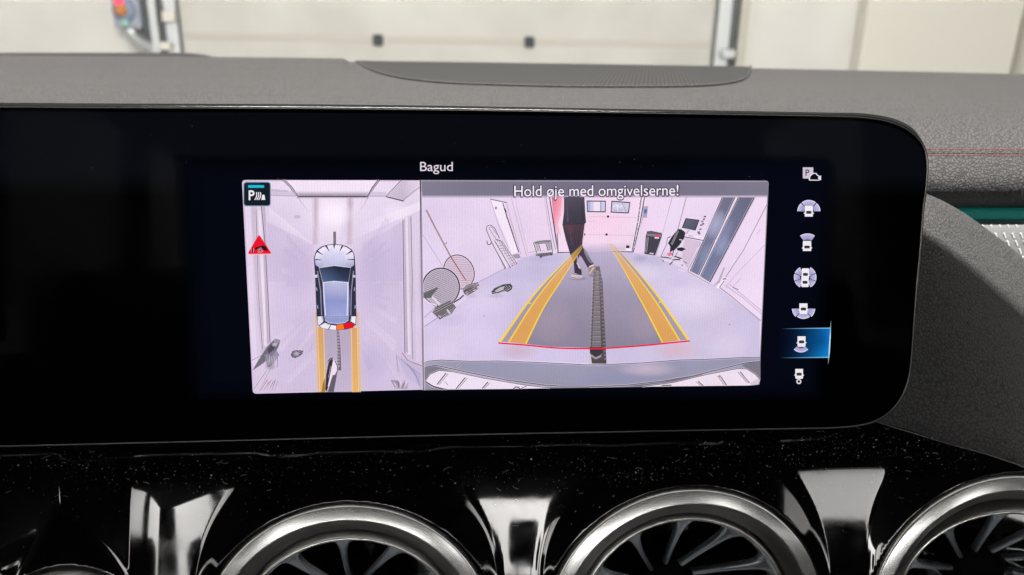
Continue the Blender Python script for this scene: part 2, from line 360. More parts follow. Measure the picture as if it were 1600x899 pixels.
# light strip and patterned metal inlay under the roll
zt = at_y(1560, 328, 0.332)[2]; zb = at_y(1560, 344, 0.332)[2]
box('ambient_light_strip', (0.40, 0.335, (zt + zb) / 2), (0.46, 0.006, zt - zb), 'teal_light', dash, 0.0012)
box('recess_back', (0.40, 0.366, zc - 0.088), (0.50, 0.006, 0.05), 'seam_dark', dash)
P = [[(x_, Y, z) for x_ in np.linspace(0.16, 0.63, 12)] for Y, z in ((0.336, zb - 0.0003), (0.3285, zb - 0.0006), (0.3262, zb - 0.0022), (0.3252, zb - 0.010), (0.3235, zb - 0.02), (0.319, zb - 0.06))]
inlay = fix_normals(grid('metal_inlay', P, 'trim_metal', dash))
mk = None
for r_ in range(8):
    for c_ in range(40):
        cx, cz = 0.19 + c_ * 0.0041 + r_ * 0.0022, zb - 0.0022 - r_ * 0.0036
        if cx > 0.33: continue
        o = box('dash_mark', (0, 0, 0), (0.00055, 0.0006, 0.0027), 'mark_white', inlay, 0, (0, R(-30), 0)) if mk is None else bpy.data.objects.new('dash_mark', mk)
        if mk is None: mk = o.data
        else: COL.objects.link(o); o.parent = inlay
        o.location = (cx, np.interp(cz, [zb - 0.06, zb - 0.02, zb - 0.01, zb - 0.003, zb - 0.0006], [0.319, 0.3235, 0.3252, 0.3262, 0.3285]) - 0.0002, cz)
# padded wing that sweeps down beside the display
def shade_y(px, py):                                # where the shadow of the roof edge meets that line of sight
    r = ray(px, py); return 0.244 / (1 + 0.43 * r[2] / r[1])
w_crest = [(1330, 262), (1447, 303), (1500, 329), (1550, 364), (1600, 404), (1680, 480), (1760, 560)]
w_edge = [(1330, 325), (1440, 377), (1500, 417), (1550, 458), (1600, 503), (1680, 582), (1760, 665)]
w_foot = [(1330, 655), (1405, 668), (1480, 692), (1540, 708), (1600, 728), (1680, 757), (1760, 790)]
y_crest = [0.294, 0.301, 0.307, 0.313, 0.319, 0.326, 0.334]
y_edge = [shade_y(*q_) for q_ in w_edge]
y_foot = [0.270, 0.2667, 0.2587, 0.2541, 0.2500, 0.2460, 0.2430]
def wmix(A, B, ya, yb_, t, dy): return [(a[0] + (b_[0] - a[0]) * t, a[1] + (b_[1] - a[1]) * t) for a, b_ in zip(A, B)], [p_ + (q_ - p_) * t + dy for p_, q_ in zip(ya, yb_)]
wr = [(w_crest, [v_ + 0.022 for v_ in y_crest], 0.012), (w_crest, y_crest, 0.0), (*wmix(w_crest, w_edge, y_crest, y_edge, 0.35, -0.0045), 0), (*wmix(w_crest, w_edge, y_crest, y_edge, 0.7, -0.0030), 0), (w_edge, y_edge, 0),
      (*wmix(w_edge, w_foot, y_edge, y_foot, 0.35, 0.0005), 0), (*wmix(w_edge, w_foot, y_edge, y_foot, 0.7, 0.001), 0), (w_foot, y_foot, 0), ([(a[0], a[1] + 30) for a in w_foot], [v_ + 0.010 for v_ in y_foot], 0)]
ctrl = []
for pts, Ys, dz in wr:
    row = catmull([at_y(a, b_, Y) - np.array([0, 0, dz]) for (a, b_), Y in zip(pts, Ys)], 8); ctrl.append(row)
surf = list(zip(*[catmull([ctrl[i][j] for i in range(len(ctrl))], 8) for j in range(len(ctrl[0]))]))
fix_normals(grid('side_wing', [list(r_) for r_ in surf], 'leather_wing', dash))

# gloss black trim around the vents
VX = [-0.1309, 0.0, 0.1307, 0.2614, -0.308]
VY = [-0.0024, 0.0, 0.0018, 0.002, 0.010]
BTN = (-0.2338, 0.0010)
yk = np.array([-0.14, -0.05, 0.0, 0.020, 0.050, 0.056, 0.061, 0.067, 0.078, 0.090])
sk = np.array([-0.05, -0.12, -0.18, -0.20, -0.225, -0.27, -0.40, -0.52, -0.60, -0.6])
yy = np.linspace(-0.14, 0.09, 400); sl = np.interp(yy, yk, sk)
hh = np.cumsum(sl) * (yy[1] - yy[0]); hh = hh - np.interp(0.02, yy, hh) - 0.0036
RO = 0.0562
VALLEY = ((-0.19, 2.5), (-0.0655, 4.0), (0.0655, 1.0), (0.196, 3.0))
def trim_h(x, y):
    h = np.interp(y, yy, hh)
    for xm, kx in VALLEY: h = h + kx * np.where(np.abs(x - xm) < 0.022, (x - xm) ** 2 - 0.000484, 0)
    h = h + 0.26 * (np.minimum(x + 0.200, 0) + 0.014 * (1 - np.exp(np.minimum(x + 0.200, 0) / 0.014)))
    h = h - 0.010 * np.clip((x - 0.14) / 0.12, 0, 1) ** 2 * np.clip((y - 0.045) / 0.03, 0, 1)
    for cx, cy, ro, hr in [(a, b_, RO, -0.0015) for a, b_ in zip(VX, VY)] + [(BTN[0], BTN[1], 0.0300, -0.004)]:
        r = np.hypot(x - cx, y - cy)
        d = r - ro
        a = hr - 0.0008 - 0.66 * np.maximum(d, 0)
        k = 0.0016
        t = np.clip(0.5 + 0.5 * (a - h) / k, 0, 1)
        hn = h + (a - h) * t + k * t * (1 - t)
        inside = hr - 0.0008 + np.minimum(d, 0) * 4.0
        h = np.where(d < 0, np.maximum(inside, -0.06), hn)
    yb = np.interp(x, [0.06, 0.0901, 0.1076, 0.1212, 0.1354, 0.157, 0.18, 0.3], [0.082, 0.0724, 0.068, 0.0649, 0.0605, 0.055, 0.05, 0.03])
    h = np.where(x > 0.06, h - 1.6 * np.maximum(0, y - yb), h)
    return h
gx = np.linspace(-0.47, 0.36, 830); gy = np.linspace(-0.07, 0.086, 232)
XX, YY = np.meshgrid(gx, gy); HH = trim_h(XX, YY)
PTS = VB[None, None, :] + XX[..., None] * E1 + YY[..., None] * E2 + HH[..., None] * N
trim = fix_normals(grid('gloss_trim', [list(r_) for r_ in PTS], 'gloss_black', dash))
# dust lying on the trim
dv, df = [], []
def flake(x, y, s):
    h = float(trim_h(np.array(x), np.array(y))); e = 1e-4
    hx = (float(trim_h(np.array(x + e), np.array(y))) - h) / e; hy = (float(trim_h(np.array(x), np.array(y + e))) - h) / e
    c = vf(x, y, h + 0.00006); u = nz(E1 + N * hx); v = nz(E2 + N * hy); a = random.uniform(0, 6.28); k = random.choice([3, 4, 5]); b0 = len(dv)
    el = random.uniform(0.35, 1.0)
    for j in range(k):
        q_ = a + 2 * math.pi * j / k; dv.append(c + s * (math.cos(q_) * u * 1.3 + math.sin(q_) * v * el) + nz(N + E2) * random.uniform(0, 0.3) * s)
    df.append(tuple(range(b0, b0 + k)))
cl = [(random.uniform(-0.28, 0.24), random.gauss(0.066, 0.005), random.uniform(0.006, 0.03)) for _ in range(38)]
for i in range(3600):
    if random.random() < 0.55:
        c = random.choice(cl); x_ = random.gauss(c[0], c[2]); y_ = random.gauss(c[1], 0.0022)
    else: x_ = random.uniform(-0.30, 0.25); y_ = random.gauss(0.060, 0.012)
    if y_ > 0.080 or min(math.hypot(x_ - a, y_ - b_) for a, b_ in zip(VX, VY)) < 0.059: continue
    flake(x_, y_, min(0.00030, 0.00007 * math.exp(random.gauss(0, 0.5))))
for i in range(90):
    x_, y_ = random.uniform(-0.28, 0.20), random.gauss(0.064, 0.009)
    if y_ > 0.079 or min(math.hypot(x_ - a, y_ - b_) for a, b_ in zip(VX, VY)) < 0.060: continue
    L_, a_ = random.uniform(0.0008, 0.0028), random.uniform(-0.7, 0.7); cv = random.uniform(-0.6, 0.6); pts_ = []
    for j in range(5):
        t_ = j / 4 - 0.5; xx_, yy_ = x_ + L_ * (t_ * math.cos(a_) - cv * t_ * t_ * math.sin(a_)), y_ + L_ * (t_ * math.sin(a_) + cv * t_ * t_ * math.cos(a_))
        pts_.append((xx_, yy_, float(trim_h(np.array(xx_), np.array(yy_))) + 0.0001))
    for j in range(4):
        b0 = len(dv); dv += [vf(pts_[j][0], pts_[j][1] - 0.00003, pts_[j][2]), vf(pts_[j + 1][0], pts_[j + 1][1] - 0.00003, pts_[j + 1][2]), vf(pts_[j + 1][0], pts_[j + 1][1] + 0.00003, pts_[j + 1][2]), vf(pts_[j][0], pts_[j][1] + 0.00003, pts_[j][2])]; df.append((b0, b0 + 1, b0 + 2, b0 + 3))
dust = obj('dust', dv, df, 'dust'); tag(dust, 'pale dust specks lying on the gloss black trim below the display', 'dust'); dust['kind'] = 'stuff'

# ------------------------------------------------------------------ air vents
VS = 0.300 / 0.286
def vent(cx, cy, label, swx=0.0, swy=0.0, turn=0.0, shift=(0, 0)):
    t = thing('air_vent', label, 'air vent', 'round turbine vents in the lower dashboard')
    c = vf(cx, cy, 0)
    lathe('outer_ring', [(0.0528, -0.010), (0.0528, -0.0034), (0.0526, -0.0026), (0.0522, -0.0020), (0.0519, -0.0018), (0.0480, -0.0010), (0.0477, -0.0009), (0.0474, -0.0011), (0.0473, -0.0016), (0.0472, -0.003)], 'satin_silver', t, c, sc=VS)
    lathe('inner_cone', [(0.0473, -0.0016), (0.0470, -0.0020), (0.0440, -0.0040), (0.0422, -0.0054), (0.0418, -0.0060), (0.0418, -0.016), (0.0430, -0.035)], 'dark_silver', t, c, sc=VS)
    an = nz(N + E1 * swx + E2 * swy); a1 = nz(E1 - an * (E1 @ an)); a2 = np.cross(an, a1)
    if a2 @ E2 < 0: a2 = -a2
    c2 = c - N * 0.0045 + E1 * shift[0] + E2 * shift[1]
    rg = lathe('vane_ring', [(0.0408, -0.010), (0.0408, -0.0010), (0.0404, -0.0003), (0.0398, 0.0), (0.0394, -0.0002), (0.0386, -0.0014), (0.0383, -0.0024), (0.038, -0.012)], 'satin_silver', t, c2, a1, a2, an, sc=VS)
    lathe('duct', [(0.0430, -0.014), (0.0420, -0.05), (0.0, -0.05)], 'vent_black', t, c, k=64, sc=VS)
    me = None
    for k in range(12):
        a = 2 * math.pi * k / 12 + turn + math.pi / 2
        d = math.cos(a) * a1 + math.sin(a) * a2; s = -math.sin(a) * a1 + math.cos(a) * a2
        P = []
        for r, w, h, sk_ in ((0.0384, 0.0064, -0.0026, 0), (0.0373, 0.0036, -0.0030, 0), (0.0358, 0.0022, -0.0038, 0.0002), (0.033, 0.0015, -0.0054, 0.0006), (0.029, 0.0011, -0.0080, 0.0010), (0.022, 0.0009, -0.0130, 0.0014), (0.012, 0.0009, -0.0200, 0.0016)):
            P.append([c2 + VS * (d * r + s * (sk_ + w * u) + an * (h + q_)) for u, q_ in ((-1, -0.004), (-1, -0.0006), (-0.5, 0), (0.5, 0), (1, -0.0006), (1, -0.004))])
        fix_normals(grid('vane', P, 'vane_metal', t))
    lathe('hub', [(0, -0.022), (0.006, -0.0222), (0.010, -0.0240), (0.0125, -0.027), (0.0125, -0.036)], 'vent_black', t, c2, a1, a2, an, 48, sc=VS)
    return t
vent(VX[0], VY[0], 'round silver turbine vent below the left half of the display picture', 0.03, -0.05, R(2.5))
vent(VX[1], VY[1], 'round silver turbine vent below the right half of the display picture', 0.0, 0.02, R(0.5))
vent(VX[2], VY[2], 'round silver turbine vent cut off at the lower right corner', -0.20, -0.06, R(8), (0.0035, -0.002))
# start button, lower left
sb = thing('start_button', 'round black push button with silver ring at the lower left', 'button')
c = vf(BTN[0], BTN[1], 0)
lathe('ring', [(0.0285, -0.012), (0.0285, -0.003), (0.0278, -0.0014), (0.0270, -0.0010), (0.0262, -0.0014), (0.0256, -0.0030), (0.0256, -0.008)], 'satin_silver', sb, c, k=96)
lathe('cap', [(0, -0.0030), (0.015, -0.0032), (0.022, -0.0040), (0.0246, -0.0056), (0.0250, -0.010)], 'frame_black', sb, c, k=96)

# ------------------------------------------------------------------ display
disp = thing('display', 'wide black touchscreen showing two parking camera pictures', 'display')
g_top = [(-900, 160.0), (0, 168.6), (560, 172.0), (1040, 178.8), (1250, 182.2), (1300, 183.2), (1345, 185.2), (1383, 191), (1413, 203), (1433, 219), (1443, 236), (1446.5, 262), (1444, 300)]
g_bot = [(1440, 327), (1435, 393), (1429, 460), (1423, 550), (1419, 585), (1411, 611), (1398, 633), (1376, 652), (1345, 663), (1300, 667.4), (1220, 669.2), (740, 678), (340, 688), (0, 696.3), (-900, 718)]
o_top = [(-900, 152.0), (0, 160.6), (560, 163.6), (1040, 171.4), (1250, 175.2), (1300, 176.2), (1352, 177.6), (1398, 185.5), (1427, 200), (1442, 219), (1450, 240), (1451.5, 262), (1448.5, 300)]
o_bot = [(1445.5, 327), (1440, 393), (1433.5, 460), (1426.5, 550), (1422, 586), (1414, 614), (1400.5, 636.5), (1378, 655.5), (1346, 666.5), (1300, 670.6), (1220, 672.2), (740, 681), (340, 691), (0, 699.3), (-900, 721)]
def smooth(pts): return [np.array(p) for p in catmull(pts, 6)]
G = smooth(g_top + g_bot); O = smooth(o_top + o_bot)
Gs = [scr(*p) for p in G]; Os = [scr(*p) for p in O]
Fr = [Os, [p - N * 0.0005 for p in Os], [0.45 * a + 0.55 * b_ + N * 0.0009 for a, b_ in zip(Os, Gs)], [0.15 * a + 0.85 * b_ + N * 0.0008 for a, b_ in zip(Os, Gs)], [p - N * 0.0002 for p in Gs]]
bev = [[p - N * 0.011 + (SC - p) * 0.03 for p in Os], [p - N * 0.0105 for p in Os]] + [[p - N * 0.0012 for p in Os]] + Fr[2:]
fix_normals(grid('frame', bev, 'frame_black', disp))
tube('edge_line', [0.12 * a + 0.88 * b_ + N * 0.0006 for a, b_ in zip(Os, Gs)], 0.00028, 'frame_edge', disp, 6)
tube('outer_edge_line', [a - N * 0.0012 for a in Os[:75]], 0.0003, 'frame_edge', disp, 6)
gl = obj('cover_glass', Gs, [tuple(range(len(Gs)))], 'glass_black', disp)
fix_normals(gl)
gv, gf = [], []
for i in range(420):
    c_ = scr(random.uniform(10, 1430), random.uniform(185, 670), 0.00003); s_ = min(0.00016, 0.00004 * math.exp(random.gauss(0, 0.5))); b0 = len(gv); a_ = random.uniform(0, 6)
    for j in range(4): gv.append(c_ + s_ * (math.cos(a_ + j * 1.57) * E1 * random.uniform(0.6, 1.6) + math.sin(a_ + j * 1.57) * E2))
    gf.append((b0, b0 + 1, b0 + 2, b0 + 3))
gd_ = obj('glass_dust', gv, gf, 'glass_speck', disp); gd_['kind'] = 'stuff'
bk = obj('back_cover', [p - N * 0.011 + (SC - p) * 0.03 for p in Os], [tuple(range(len(Os)))], 'frame_black', disp)

# --- what the display shows: flat picture elements on the glass
LAYER = [0]
class Paint:
    def __init__(s): s.v, s.f, s.c = [], [], []
    lift = 0.0; halo = False
    def _off(s): LAYER[0] += 1; return 2.0e-5 + LAYER[0] * 1.6e-6
    def poly(s, pts, col, a=1.0):
        off = s._off(); b0 = len(s.v)
        s.v += [scr(p[0], p[1], off) for p in pts]; s.f.append(tuple(range(b0, b0 + len(pts))))
        c = [(*srgb(q), q[3] if len(q) > 3 else a) for q in col] if isinstance(col[0], (tuple, list)) else [(*srgb(col), col[3] if len(col) > 3 else a)] * len(pts)
        s.c += c; return s
    def line(s, pts, w, col, a=1.0, closed=False):
        if Paint.halo and max(col) < 165 and (not hasattr(w, '__len__')) and w < 2.6 and not hasattr(a, '__len__'):
            s.line(pts, w + 1.8, (246, 238, 246), a * 0.38, closed)
        pts = [np.array(p, float) for p in pts]; off = s._off(); b0 = len(s.v); n_ = len(pts)
        W = w if hasattr(w, '__len__') else [w] * n_
        A = a if hasattr(a, '__len__') else [a] * n_
        L_, R_ = [], []
        for i, p in enumerate(pts):
            p0 = pts[(i - 1) % n_] if (closed or i > 0) else p; p1 = pts[(i + 1) % n_] if (closed or i < n_ - 1) else p
            d1 = p - p0; d2 = p1 - p
            t = (nz(d1) if np.linalg.norm(d1) > 1e-9 else 0) + (nz(d2) if np.linalg.norm(d2) > 1e-9 else 0)
            t = nz(t) if np.linalg.norm(t) > 1e-6 else nz(d1); nn_ = np.array([-t[1], t[0]])
            L_.append(p + nn_ * W[i] / 2); R_.append(p - nn_ * W[i] / 2)
        for i in range(n_ if closed else n_ - 1):
            j = (i + 1) % n_; k = len(s.v)
            s.v += [scr(*L_[i], off), scr(*L_[j], off), scr(*R_[j], off), scr(*R_[i], off)]; s.f.append((k, k + 1, k + 2, k + 3))
            s.c += [(*srgb(col), A[i]), (*srgb(col), A[j]), (*srgb(col), A[j]), (*srgb(col), A[i])]
        return s
    def field(s, corners, nx, ny, fn):           # bilinear quad (TL, TR, BR, BL) of smoothly varying colour
        off = s._off(); TL, TR, BR, BL = [np.array(p, float) for p in corners]
        def P(u, v): return (TL * (1 - u) + TR * u) * (1 - v) + (BL * (1 - u) + BR * u) * v
        for i in range(nx):
            for j in range(ny):
                k = len(s.v)
                for du, dv_ in ((0, 0), (1, 0), (1, 1), (0, 1)):
                    u, v = (i + du) / nx, (j + dv_) / ny; p = P(u, v); s.v.append(scr(p[0], p[1], off)); q = fn(u, v, p[0], p[1])
                    s.c.append((*srgb(q), q[3] if len(q) > 3 else 1.0))
                s.f.append((k, k + 1, k + 2, k + 3))
        return s
    def blob(s, cx, cy, rx, ry, col, a, rot=0, k=20):
        off = s._off()
        for j in range(k):
            A0, A1 = 2 * math.pi * j / k, 2 * math.pi * (j + 1) / k; b0 = len(s.v)
            def q(A, f):
                x_, y_ = rx * f * math.cos(A), ry * f * math.sin(A); return scr(cx + x_ * math.cos(rot) - y_ * math.sin(rot), cy + x_ * math.sin(rot) + y_ * math.cos(rot), off)
            s.v += [scr(cx, cy, off), q(A0, 0.55), q(A1, 0.55)]; s.f.append((b0, b0 + 1, b0 + 2)); s.c += [(*srgb(col), a), (*srgb(col), a * 0.6), (*srgb(col), a * 0.6)]
            s.v += [q(A0, 0.55), q(A0, 1), q(A1, 1), q(A1, 0.55)]; s.f.append((b0 + 3, b0 + 4, b0 + 5, b0 + 6)); s.c += [(*srgb(col), a * 0.6), (*srgb(col), 0), (*srgb(col), 0), (*srgb(col), a * 0.6)]
        return s
    def text(s, txt, x0, x1, base, cap, col, a=1.0, grow=0.0):
        cu_ = bpy.data.curves.new('t', 'FONT'); cu_.body = txt; cu_.size = 1; cu_.offset = grow; ob = bpy.data.objects.new('t', cu_); COL.objects.link(ob)
        h_ = bpy.data.curves.new('h', 'FONT'); h_.body = 'H'; h_.size = 1; oh = bpy.data.objects.new('h', h_); COL.objects.link(oh)
        dg = bpy.context.evaluated_depsgraph_get(); me = bpy.data.meshes.new_from_object(ob.evaluated_get(dg)); mh = bpy.data.meshes.new_from_object(oh.evaluated_get(dg))
        ch = max(v.co.y for v in mh.vertices); xa = min(v.co.x for v in me.vertices) + grow; xb = max(v.co.x for v in me.vertices) - grow
        off = s._off(); b0 = len(s.v); k = (x1 - x0) / (xb - xa)
        yb = base if not hasattr(base, '__len__') else None
        for v in me.vertices:
            x_ = x0 + (v.co.x - xa) * k; by = yb if yb is not None else base[0] + (base[1] - base[0]) * (x_ - x0) / (x1 - x0)
            s.v.append(scr(x_, by - v.co.y / ch * cap, off))
        vc = []
        for p in me.polygons:
            s.f.append(tuple(b0 + i for i in p.vertices)); 
        s.txtcol = True
        s._tc = getattr(s, '_tc', []) + [(b0, b0 + len(me.vertices), (*srgb(col), a))]
        s.c += [(*srgb(col), a)] * len(me.vertices)
        for o_ in (ob, oh): bpy.data.objects.remove(o_)
        return s
    def build(s, name, parent):
        me = bpy.data.meshes.new(name); me.from_pydata([tuple(map(float, v)) for v in s.v], [], s.f); me.update()
        ca = me.color_attributes.new('Col', 'FLOAT_COLOR', 'POINT')
        ca_ = np.array(s.c, dtype=np.float32); ca_[:, :3] = (ca_[:, :3] * (1 - Paint.lift) + Paint.lift) * np.array([1.05, 1.0, 1.06] if Paint.lift else [1, 1, 1])
        if Paint.lift: ca_[:, :3] = np.power(ca_[:, :3], 1.14)
        ca.data.foreach_set('color', ca_.ravel())
        me.materials.append(dm); o = bpy.data.objects.new(name, me); COL.objects.link(o); o.parent = parent; return o
def Zm(x0, y0, k): return lambda *pts: [(x0 + p[0] * k, y0 + p[1] * k) for p in pts]
Z1, Z2, Z3, Z4, Z5, Z6 = Zm(370, 240, .2226), Zm(370, 430, .2226), Zm(650, 270, .2003), Zm(920, 270, .2003), Zm(650, 440, .2003), Zm(920, 440, .2003)
Z7, Z8, ZC = Zm(1190, 240, .2115), Zm(1190, 420, .2226), Zm(480, 370, .17795)
def mixc(a, b, t): t = min(1, max(0, t)); return tuple(a[i] + (b[i] - a[i]) * t for i in range(len(a)))

# glow of the active area
p = Paint()
def glow(u, v, x, y):
    e = min(u / 0.03, (1 - u) / 0.03, v / 0.06, (1 - v) / 0.06, 1); c = mixc((3, 4, 9), (5, 7, 17), e)
    return (*mixc(c, (6, 9, 23), abs(u - 0.5) * 1.2 if u > 0.75 else 0), max(0, min(1, e)))
p.field([(268, 240), (1312, 240), (1288, 630), (290, 632)], 40, 20, glow)
p.build('active_area', disp)
Paint().text('Bagud', 656.5, 707.5, 267.5, 14.2, (226, 216, 228)).build('title_text', disp)

def rounded(pts, r, which):
    out = []
    n_ = len(pts)
    for i, q in enumerate(pts):
        q = np.array(q, float)
        if i not in which: out.append(tuple(q)); continue
        a = np.array(pts[i - 1], float); b_ = np.array(pts[(i + 1) % n_], float)
        pa, pb = q + nz(a - q) * r, q + nz(b_ - q) * r
        for t in np.linspace(0, 1, 6): out.append(tuple((1 - t) ** 2 * pa + 2 * t * (1 - t) * q + t * t * pb))
    return out
def rrect(x0, y0, x1, y1, r): return rounded([(x0, y0), (x1, y0), (x1, y1), (x0, y1)], r, (0, 1, 2, 3))
# ================= picture from above
Paint.lift = 0.012; Paint.halo = True
op = Paint()
op.poly(rounded([(378, 281.5), (657, 282), (662, 609), (395, 615.5)], 6, (0, 3)), (214, 202, 222))
def ob(u, v, x, y):
    c = mixc((232, 222, 236), (214, 203, 224), v / 0.35)
    c = mixc(c, (207, 196, 218), (v - 0.5) * 1.4)
    d = math.exp(-((u - 0.5) / 0.16) ** 2) * math.exp(-((v - 0.16) / 0.16) ** 2)
    c = mixc(c, (244, 236, 244), d * 0.8)
    return mixc(c, (224, 212, 228), math.exp(-((u - 0.06) / 0.08) ** 2) * 0.7)
op.field([(380, 284), (656, 284), (660.5, 607.5), (396.5, 613)], 30, 36, ob)
ov = op.build('overhead_picture', disp)
q = Paint()
W_ = (243, 234, 243)
q.poly(Z1((1285, 340), (1285, 400), (850, 585), (700, 640), (900, 480)), [(*W_, .85), (*W_, .85), (*W_, .5), (*W_, 0), (*W_, .1)])
q.poly(Z1((230, 380), (540, 640), (420, 640), (215, 480)), [(*W_, .5), (*W_, .5), (*W_, 0), (*W_, 0)])
q.poly(Z1((330, 188), (1000, 188), (930, 300), (420, 300)), (240, 230, 241))
q.poly(Z1((415, 262), (935, 262), (928, 300), (425, 300)), [(150, 145, 158, .05), (150, 145, 158, .05), (112, 108, 118, .95), (112, 108, 118, .95)])
q.line(Z1((425, 302), (925, 302)), 2.4, (92, 88, 96)); q.line(Z1((420, 312), (930, 312)), 1.4, (170, 160, 172), .7)
for dx in (0, 14): q.line(Z1((322 + dx, 186), (372 + dx, 235), (425 + dx * .4, 302)), 1.7, (128, 122, 132))
for dx in (0, 12): q.line(Z1((1002 - dx, 188), (962 - dx, 240), (922 - dx * .4, 302)), 1.8, (120, 114, 122))
q.line(Z1((240, 255), (360, 265)), 2.5, (176, 166, 182), .55); q.line(Z1((240, 295), (420, 300)), 1.6, (180, 170, 186), .7); q.line(Z1((930, 300), (1050, 300)), 1.8, (176, 166, 182), .8)
q.poly(Z1((1050, 300), (1150, 190), (1283, 190), (1283, 245), (1172, 330)), [(206, 196, 210), (206, 196, 210), (226, 216, 228), (226, 216, 228), (200, 190, 204)])
q.line(Z1((1046, 303), (1172, 334)), 2.2, (104, 100, 108)); q.line(Z1((1048, 300), (1152, 190)), 1.4, (140, 134, 144)); q.line(Z1((1168, 328), (1285, 235)), 1.2, (170, 160, 176))
q.line(Z1((430, 312), (520, 430)), 1.2, (170, 160, 174), (.7, 0)); q.line(Z1((920, 312), (850, 430)), 1.2, (170, 160, 174), (.7, 0))
for xa in (555, 795):
    q.poly(Z1((xa - 32, 310), (xa, 310), (xa - 8, 640), (xa - 34, 640)), [(186, 160, 166, 0), (170, 142, 148, .6), (186, 160, 166, .5), (186, 160, 166, 0)])
    q.poly(Z1((xa, 310), (xa + 32, 310), (xa + 26, 640), (xa - 8, 640)), [(170, 142, 148, .6), (186, 160, 166, 0), (186, 160, 166, 0), (186, 160, 166, .5)])
q.poly(Z1((880, 640), (1160, 480), (1170, 899), (860, 899)), [(196, 184, 210, .2), (196, 184, 210, .5), (196, 184, 210, .45), (196, 184, 210, .1)])
q.poly(Z1((210, 480), (540, 640), (540, 899), (215, 899)), [(198, 186, 212, .45), (198, 186, 212, .3), (198, 186, 212, .1), (198, 186, 212, .4)])
# walls at the sides
for pts, w, c, a in ((Z1((120, 372), (150, 899)) + Z2((160, 200), (196, 600)), 9, (196, 182, 196), .55), (Z1((188, 372), (208, 899)) + Z2((214, 200), (226, 480)), 5, (168, 156, 168), .55), (Z1((80, 380), (96, 899)) + Z2((104, 200), (130, 640)), 8, (232, 222, 234), .6),
                     (Z1((1180, 460), (1186, 899)) + Z2((1188, 200), (1194, 540)), 5, (172, 160, 174), .55), (Z1((1215, 440), (1222, 899)) + Z2((1222, 200), (1228, 570)), 6, (206, 194, 206), .6), (Z1((1255, 420), (1262, 899)) + Z2((1266, 200), (1272, 610)), 7, (226, 214, 228), .6)): q.line(pts, w, c, a)
q.line(Z1((240, 275), (418, 284)), 8, (192, 182, 198), .5); q.line(Z1((935, 284), (1050, 285)), 7, (192, 182, 198), .5); q.blob(*Z1((425, 445))[0], 7, 4, (180, 168, 184), .7)
for pts, w, c, a in ((Z1((135, 400), (150, 899)) + Z2((157, 200), (180, 520)), 1.2, (132, 124, 138), .9), (Z1((172, 372), (200, 640), (213, 899)) + Z2((222, 200), (234, 470)), 1.6, (120, 112, 124), .85), (Z1((160, 400), (182, 899)) + Z2((190, 200), (200, 500)), 3.2, (240, 232, 240), .8),
                     (Z1((1166, 470), (1172, 899)) + Z2((1172, 100), (1180, 550)), 1.6, (116, 108, 120), .85), (Z1((1222, 440), (1232, 899)) + Z2((1228, 300), (1236, 590)), 1.5, (136, 128, 142), .85), (Z1((1190, 450), (1200, 899)) + Z2((1205, 300), (1212, 560)), 4.5, (234, 226, 236), .8),
                     (Z1((1285, 400), (1290, 899)) + Z2((1300, 300), (1304, 800)), 1.3, (176, 164, 182), .8)): q.line(pts, w, c, a)
q.line(Z2((105, 600), (180, 560)), 1.2, (150, 142, 156), .8); q.line(Z2((120, 800), (210, 670)), 1.4, (150, 142, 156), .7); q.line(Z2((160, 815), (240, 650)), 1.0, (170, 160, 176), .7)
q.line(Z2((1160, 545), (1200, 600), (1305, 640)), 1.6, (178, 140, 140), .9); q.line(Z2((1120, 560), (1135, 680)), 1.2, (160, 150, 172), .8)
q.poly(Z2((1120, 560), (1305, 650), (1305, 790), (1190, 720)), (196, 190, 214), .7)
for k in range(5): q.line(Z2((1150 + k * 22, 590 + k * 16), (1290, 700 + k * 24)), 1.0, (150, 144, 166), .7)
for k in range(9): q.poly(Z2((1080 + k * 16, 735 + (k % 3) * 10), (1130 + k * 9, 740 + (k * 37) % 40), (1150 + k * 6, 800), (1110 + k * 8, 795)), ((110, 104, 112), (230, 222, 232), (150, 142, 152))[k % 3], .6)
for x0_, y0_, x1_, y1_ in ((560, 300, 350, 600), (560, 500, 330, 760), (900, 300, 1100, 520), (960, 420, 1120, 760)):
    q.poly(Z2((x0_, y0_), (x0_ + 12, y0_ + 60), (x1_ + 40, y1_), (x1_, y1_ - 30)), [(226, 216, 232, .1), (226, 216, 232, .3), (226, 216, 232, .5), (226, 216, 232, 0)])
# stretched things lower left, the round tray, the walking man
q.poly(Z2((110, 670), (150, 600), (215, 500), (270, 445), (308, 455), (290, 510), (250, 570), (170, 630)), (104, 102, 112), .9)
q.poly(Z2((190, 560), (230, 540), (280, 530), (300, 560), (262, 620), (220, 650), (205, 600)), (140, 138, 150), .8)
q.poly(Z2((215, 520), (255, 470), (280, 470), (262, 520), (225, 555)), (74, 72, 80), .8); q.blob(*Z2((265, 487))[0], 5, 4, (220, 216, 226), .8)
for k in range(5): q.line(Z2((215 + k * 18, 560 + k * 4), (205 + k * 20, 625 + k * 5)), 1.0, ((70, 68, 76), (214, 208, 220))[k % 2], .8)
q.blob(*Z2((235, 640))[0], 10, 7, (120, 116, 126), .6)
for k in range(6): q.line(Z2((215 + k * 14, 735 + (k % 2) * 12), (165 + k * 20, 815)), 1.3, ((168, 120, 140), (140, 130, 146), (196, 150, 168))[k % 3], (.9, .3))
q.poly(Z2((378, 560), (392, 532), (425, 526), (468, 530), (462, 552), (440, 570), (410, 582), (388, 576)), (92, 92, 98)); q.blob(*Z2((420, 552))[0], 6, 5, (196, 192, 204), .95); q.line(Z2((425, 535), (445, 545), (466, 533)), 1.5, (56, 56, 62))
q.line(Z1((687, 548), (688, 640)), 4.2, (128, 122, 128))
random.seed(3)
